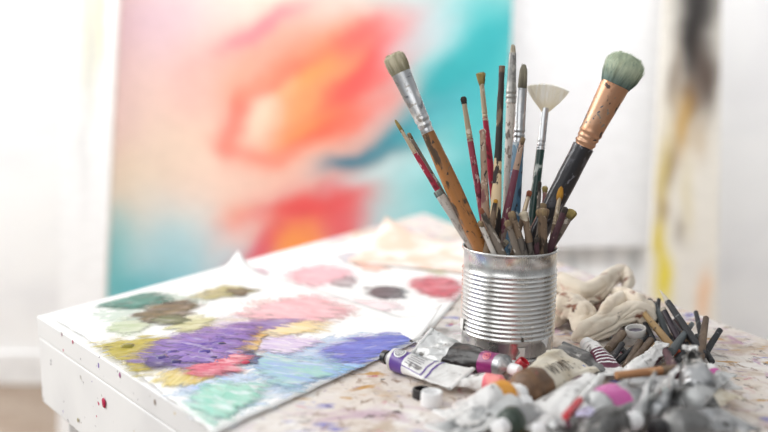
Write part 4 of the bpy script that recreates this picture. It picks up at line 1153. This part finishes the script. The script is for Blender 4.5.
ST = [
 ('long charcoal pencil with pale tip, reaching highest out of the stick heap', (660, 290), (704, 356), .052, .012, 6, 8.5, [(.80, coal, 'shaft'), (1, pale, 'point')]),
 ('yellow-brown wooden handle with red-orange end', (644, 313), (677, 353), .030, .014, 6.5, 8.5, [(.1, redo, 'red_end'), (1, ylw, 'shaft')]),
 ('purple-black stick with light wooden end', (663, 309), (682, 346), .036, .010, 6.5, 7, [(.93, purb, 'shaft'), (1, pale, 'end')]),
 ('blue-grey stick in the middle of the heap', (656, 304), (668, 340), .034, .010, 6, 8, [(1, blueg, 'shaft')]),
 ('dark brown stick at the back of the heap', (654, 303), (646, 328), .034, .014, 6, 7, [(1, brn, 'shaft')]),
 ('thin charcoal stick tip above the blue-grey one', (659, 299), (655, 330), .040, .012, 4, 5, [(1, coal, 'shaft')]),
 ('short charcoal stick with tan end beneath the yellow-brown handle', (645, 323), (658, 349), .020, .010, 5, 6, [(.14, ylw, 'tan_end'), (1, coal, 'shaft')]),
 ('blue-grey brush crossing under the long charcoal pencil', (692, 324), (671, 352), .026, .020, 5, 9, [(1, blueg, 'shaft')]),
 ('stout grey-brown stick standing upright at the far end of the heap', (706, 318), (699, 360), .034, .010, 6, 10, [(1, brn, 'shaft')]),
 ('stout brown stick leaning below the jar', (640, 342), (626, 366), .014, .008, 7, 7, [(1, brn, 'shaft')]),
 ('brown stick parallel to the one leaning below the jar', (651, 340), (632, 364), .018, .008, 7, 7, [(1, brn, 'shaft')]),
 ('black stick lying below the jar and pointing at the striped tube', (622, 344), (606, 368), .016, .008, 6, 6, [(1, coal, 'shaft')]),
 ('tan stick short and low beside the white tube end', (656, 344), (644, 362), .016, .010, 5, 6, [(1, ylw, 'shaft')]),
 ('dark stick behind the crossing blue-grey brush', (672, 322), (695, 352), .022, .010, 5.5, 6.5, [(1, purb, 'shaft')]),
 ('pale tan stick beside the stout grey-brown one', (683, 332), (699, 362), .020, .010, 5, 6, [(1, w('greybrown'), 'shaft')]),
 ('charcoal stick half hidden beneath the rag edge', (650, 300), (640, 322), .030, .014, 5, 6, [(1, coal, 'shaft')]),
 ('thin brown stick low in the heap by the yellow-brown handle', (640, 326), (662, 356), .014, .008, 5, 5, [(1, brn, 'shaft')]),
 ('black stick at the front of the heap near the peaked tube', (690, 342), (676, 362), .016, .010, 6, 7, [(1, coal, 'shaft')]),
 ('thick brown stick under the jar rim', (622, 334), (608, 350), .016, .012, 10, 9, [(1, brn, 'shaft')]),
 ('dark stick near the table edge beyond the stout grey-brown one', (720, 330), (706, 352), .024, .008, 6, 7, [(1, coal, 'shaft')]),
 ('thin black stick crossing beneath the stout brown one under the jar', (612, 338), (634, 362), .010, .005, 5, 6, [(1, coal, 'shaft')]),
 ('dark grey stick nearest the striped tube', (616, 348), (602, 372), .010, .006, 6, 6, [(1, w('darkgrey'), 'shaft')]),
 ('dark brown stick between the yellow-brown handle and the level brush', (668, 348), (648, 368), .014, .008, 6, 7, [(1, w('plum'), 'shaft')]),
 ('grey stick under the crossing blue-grey brush', (684, 336), (658, 358), .012, .008, 5, 6, [(1, w('darkgrey'), 'shaft')]),
 ('slim dark stick rising behind the stout grey-brown one', (696, 312), (702, 340), .028, .010, 4.5, 6, [(1, coal, 'shaft')]),
 ('dark stick lowest under the purple-black one', (664, 330), (688, 360), .012, .006, 6, 7, [(1, coal, 'shaft')]),
 ('brown stick low between the jar and the yellow-brown handle', (646, 332), (654, 362), .012, .006, 6, 7, [(1, brn, 'shaft')]),
 ('slim black stick slanting between the brown ones below the jar', (648, 336), (617, 362), .013, .005, 5, 6, [(1, coal, 'shaft')]),
 ('grey-brown stick half hidden behind the jar', (630, 324), (614, 346), .014, .006, 6, 7, [(1, w('darkgrey'), 'shaft')]),
 ('plum-dark stick under the long charcoal pencil', (676, 320), (700, 346), .016, .008, 6, 6, [(1, w('plum'), 'shaft')]),
 ('grey stick flat on the table at the far end of the heap', (652, 312), (688, 330), .012, .008, 5, 6, [(1, blueg, 'shaft')]),
 ('dark brown stick flat across the foot of the heap', (700, 346), (664, 366), .010, .008, 6, 7, [(1, brn, 'shaft')]),
 ('black stick end poking out in front of the stout grey-brown one', (697, 336), (712, 362), .014, .006, 6, 6, [(1, coal, 'shaft')]),
]
for i, (lb, a, b, za, zb, w0, w1, parts) in enumerate(ST):
    stick('drawing_stick', lb, 'stick', a, b, za, zb, w0, w1, parts, i + 10, SG)

# ------------------------------------------------------------------ jar of purple paint
jm = mat('jar_white', 'e4e2de', .35, layers=(('cfccc6', 40, .5, .7), ('8a8490', 70, .66, .7)), coat=.2)
jp = P(636, 336, .013)
jar = thing('paint_jar', 'small white jar lid holding dark purple paint under the rag', 'jar', Matrix.Translation(jp) @ Matrix.Rotation(R(6), 4, 'X') @ Matrix.Rotation(R(-8), 4, 'Y'))
mb = MB(); mb.lathe([(0, .0085), (.0012, .0098), (.009, .0108), (.0095, .0105), (.0092, .0094), (.004, .0088), (.0038, .001)], 40)
mb.build('cup', jm, jar, sharp=50)
mb = MB(); mb.lathe([(.0042, .0085), (.0052, .0086), (.0062, .006), (.0068, .002)], 30, jit=.06)
mb.build('purple_paint', mat('jar_paint', '2f2340', .3, layers=(('463560', 60, .5, .7),), coat=.4), jar)

# ------------------------------------------------------------------ the rag
rag_m = mat('rag_cloth', 'e2d6c4', .9, layers=(('cdbca6', 26, .48, .7), ('e0d6c5', 34, .5, .7), ('c09080', 26, .58, .72), ('8a5a46', 40, .60, .70), ('4e3a30', 60, .64, .70)), bump=(420, .5, .0008), sheen=.25)  # dark blotches are dirt and hollow shade, both put into the colour
rag_in = mat('rag_stained_shade', '8a7462', .9, layers=(('a07a6a', 26, .45, .65), ('54392e', 34, .50, .64), ('9a4a34', 28, .62, .72)), bump=(420, .5, .0008))  # stains, plus the dark of the cavities put into the colour
rc = P(600, 338)
rag = thing('rag', 'crumpled cream paint rag heaped beside the tin', 'rag', Matrix.Translation(rc))
def cr_path(pts, n):
    out = []
    m_ = len(pts)
    for i in range(n + 1):
        s = i / n * (m_ - 1); a = min(int(s), m_ - 2); f = s - a
        g = lambda k_: pts[max(0, min(m_ - 1, k_))]
        p0, p1, p2, p3 = g(a - 1), g(a), g(a + 1), g(a + 2)
        out.append(tuple(.5 * ((2 * p1[c]) + (p2[c] - p0[c]) * f + (2 * p0[c] - 5 * p1[c] + 4 * p2[c] - p3[c]) * f * f + (3 * p1[c] - p0[c] - 3 * p2[c] + p3[c]) * f ** 3) for c in range(len(p1))))
    return out
def fold(mb, path, a0, a1, seed, amp=.22, m=0, n=90, crest=.25):
    """a soft roll of cloth: open arched section swept along path points (px, py, z, radius_px)"""
    pp = cr_path(path, n)
    P3 = [P(p[0], p[1], p[2]) for p in pp]
    rings = []
    for i, p in enumerate(P3):
        tg = (P3[min(n, i + 1)] - P3[max(0, i - 1)]).normalized()
        up = Vector((0, -.25, 1)); sd = tg.cross(up).normalized(); up = sd.cross(tg)
        e = i / n
        rr = max(.0015, pp[i][3] * PXM * min(1.0, (.15 + 1.0 * math.sqrt(max(0, math.sin(PI * min(1, max(0, e)))))) * 1.25))
        ring = []
        for j in range(34):
            q = j / 33; a = R(a0 + (a1 - a0) * q)
            k_ = 1 + crest * (max(0, math.sin(a)) ** 3 - .4)
            k_ += amp * noise.noise(Vector((e * 3.0 + seed * 3, q * 2.2, seed)))
            w_ = abs(noise.noise(Vector((e * 3.5 + q * 1.5 + seed, q * 6.5 - e * 2, seed + 5))))
            k_ -= .30 * max(0, .22 - w_) / .22 * (.5 + .5 * math.sin(a * 2 + seed))       # creases along the cloth
            k_ += .10 * noise.noise(Vector((e * 12 + seed, q * 7, seed + 8)))
            hem = smooth01((abs(q - .5) - .30) / .2)
            k_ *= 1 + hem * (.45 * noise.noise(Vector((e * 5 + seed * 9, 1 if q > .5 else 0, 2))) + .12)
            ring.append(p + (sd * math.cos(a) + up * math.sin(a)) * rr * k_ - rc)
        rings.append(ring)
    mb.loft(rings, False, False, mats=[m] * n, closed=False)
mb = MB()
# body of the heap, low under the folds, with shade put into its colour
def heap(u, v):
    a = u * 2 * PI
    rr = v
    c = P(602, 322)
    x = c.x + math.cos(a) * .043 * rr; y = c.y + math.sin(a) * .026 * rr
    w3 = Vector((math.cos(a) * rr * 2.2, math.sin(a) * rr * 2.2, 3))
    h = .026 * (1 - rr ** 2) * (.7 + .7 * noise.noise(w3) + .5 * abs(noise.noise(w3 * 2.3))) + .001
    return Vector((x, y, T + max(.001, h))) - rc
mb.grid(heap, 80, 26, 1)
fold(mb, [(549, 293, .028, 8), (560, 285, .038, 11), (573, 291, .036, 12), (586, 295, .034, 13), (599, 288, .040, 12), (611, 278, .046, 10), (622, 274, .047, 9), (628, 282, .042, 8), (624, 292, .036, 4)], -35, 205, 2.0, .24)
fold(mb, [(553, 326, .004, 8), (558, 314, .014, 14), (569, 309, .022, 16), (580, 316, .018, 15), (588, 328, .009, 12), (594, 336, .004, 6)], -25, 215, 4.0, .30)
fold(mb, [(572, 339, .003, 7), (586, 335, .008, 11), (600, 328, .014, 12), (614, 321, .020, 11), (628, 315, .026, 11), (639, 315, .026, 11), (645, 324, .016, 10), (642, 334, .008, 6)], -20, 190, 7.0, .26)
fold(mb, [(596, 326, .016, 5), (603, 316, .026, 7), (611, 306, .033, 8), (619, 299, .037, 8), (626, 297, .034, 5)], -60, 215, 9.0, .3)
fold(mb, [(612, 293, .034, 5), (624, 297, .036, 9), (635, 304, .034, 12), (644, 314, .024, 11), (649, 326, .012, 7)], -60, 200, 11.0, .3)
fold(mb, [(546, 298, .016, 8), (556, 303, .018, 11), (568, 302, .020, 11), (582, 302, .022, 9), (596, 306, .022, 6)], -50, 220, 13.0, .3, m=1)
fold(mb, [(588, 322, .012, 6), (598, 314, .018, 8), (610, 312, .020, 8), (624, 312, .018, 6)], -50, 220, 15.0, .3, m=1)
mb.build('cloth', [rag_m, rag_in], rag, solid=.0016, sharp=0)

# ------------------------------------------------------------------ light
wd = bpy.data.worlds.new('daylight'); bpy.context.scene.world = wd; wd.use_nodes = True
nt = wd.node_tree
bg = nt.nodes['Background']
tc = nt.nodes.new('ShaderNodeTexCoord')
def wramp(axis, lo, hi, a_, b_, src=None):
    sp = nt.nodes.new('ShaderNodeSeparateXYZ'); nt.links.new(tc.outputs['Generated'], sp.inputs[0])
    mr = nt.nodes.new('ShaderNodeMapRange'); mr.interpolation_type = 'SMOOTHSTEP'
    nt.links.new(sp.outputs[axis], mr.inputs[0]); mr.inputs[1].default_value = lo; mr.inputs[2].default_value = hi; mr.inputs[3].default_value = a_; mr.inputs[4].default_value = b_
    return mr.outputs[0]
def wmul(x, y):
    n_ = nt.nodes.new('ShaderNodeMath'); n_.operation = 'MULTIPLY'; nt.links.new(x, n_.inputs[0]); nt.links.new(y, n_.inputs[1]); return n_.outputs[0]
# brighter window side (-x), dimmer room behind and to the right, dim floor side; soft upright bands added to streak the tin's reflections
mp = nt.nodes.new('ShaderNodeMapping'); mp.inputs['Scale'].default_value = (1, 1, .12); nt.links.new(tc.outputs['Generated'], mp.inputs[0])
nz = nt.nodes.new('ShaderNodeTexNoise'); nz.inputs['Scale'].default_value = 4.5; nz.inputs['Detail'].default_value = 2; nt.links.new(mp.outputs[0], nz.inputs['Vector'])
nr = nt.nodes.new('ShaderNodeMapRange'); nr.interpolation_type = 'SMOOTHSTEP'; nt.links.new(nz.outputs['Fac'], nr.inputs[0]); nr.inputs[1].default_value = .4; nr.inputs[2].default_value = .62; nr.inputs[3].default_value = .55; nr.inputs[4].default_value = 1.25
v = wmul(wmul(wramp('Z', -.25, .6, .40, .87), wramp('X', -.9, .9, 1.25, .72)), wmul(wramp('Y', -1, .3, .62, 1.0), nr.outputs[0]))
bg.inputs[0].default_value = (.97, .985, 1.0, 1)
nt.links.new(v, bg.inputs[1])

def area(name, loc, target, size, power, col=(1, 1, 1)):
    l = bpy.data.lights.new(name, 'AREA'); l.shape = 'RECTANGLE'; l.size, l.size_y = size; l.energy = power; l.color = col
    o = bpy.data.objects.new(name, l); C.objects.link(o); o.location = loc
    o.rotation_euler = (Vector(target) - Vector(loc)).to_track_quat('-Z', 'Y').to_euler()
    return o
area('window_light', (-2.3, 1.3, 2.1), (0, 1.0, .8), (1.8, 1.6), 50, (1, .99, .97))
area('rear_fill_light', (-.9, -1.4, 2.3), (.1, 1.4, .9), (2.2, 1.6), 19)  # added fill from behind the camera, lifts the front faces
wl = area('back_wall_fill_light', (.3, 1.35, 2.75), (.25, 2.5, 1.25), (3.0, .5), 23)  # added fill that brightens the back wall and canvases, no real lamp
wl.data.spread = R(95)

sc = bpy.context.scene
sc.view_settings.view_transform = 'Standard'
sc.view_settings.look = 'None'
sc.view_settings.exposure = 0.08
sc.cycles.use_denoising = True
sc.cycles.max_bounces = 8
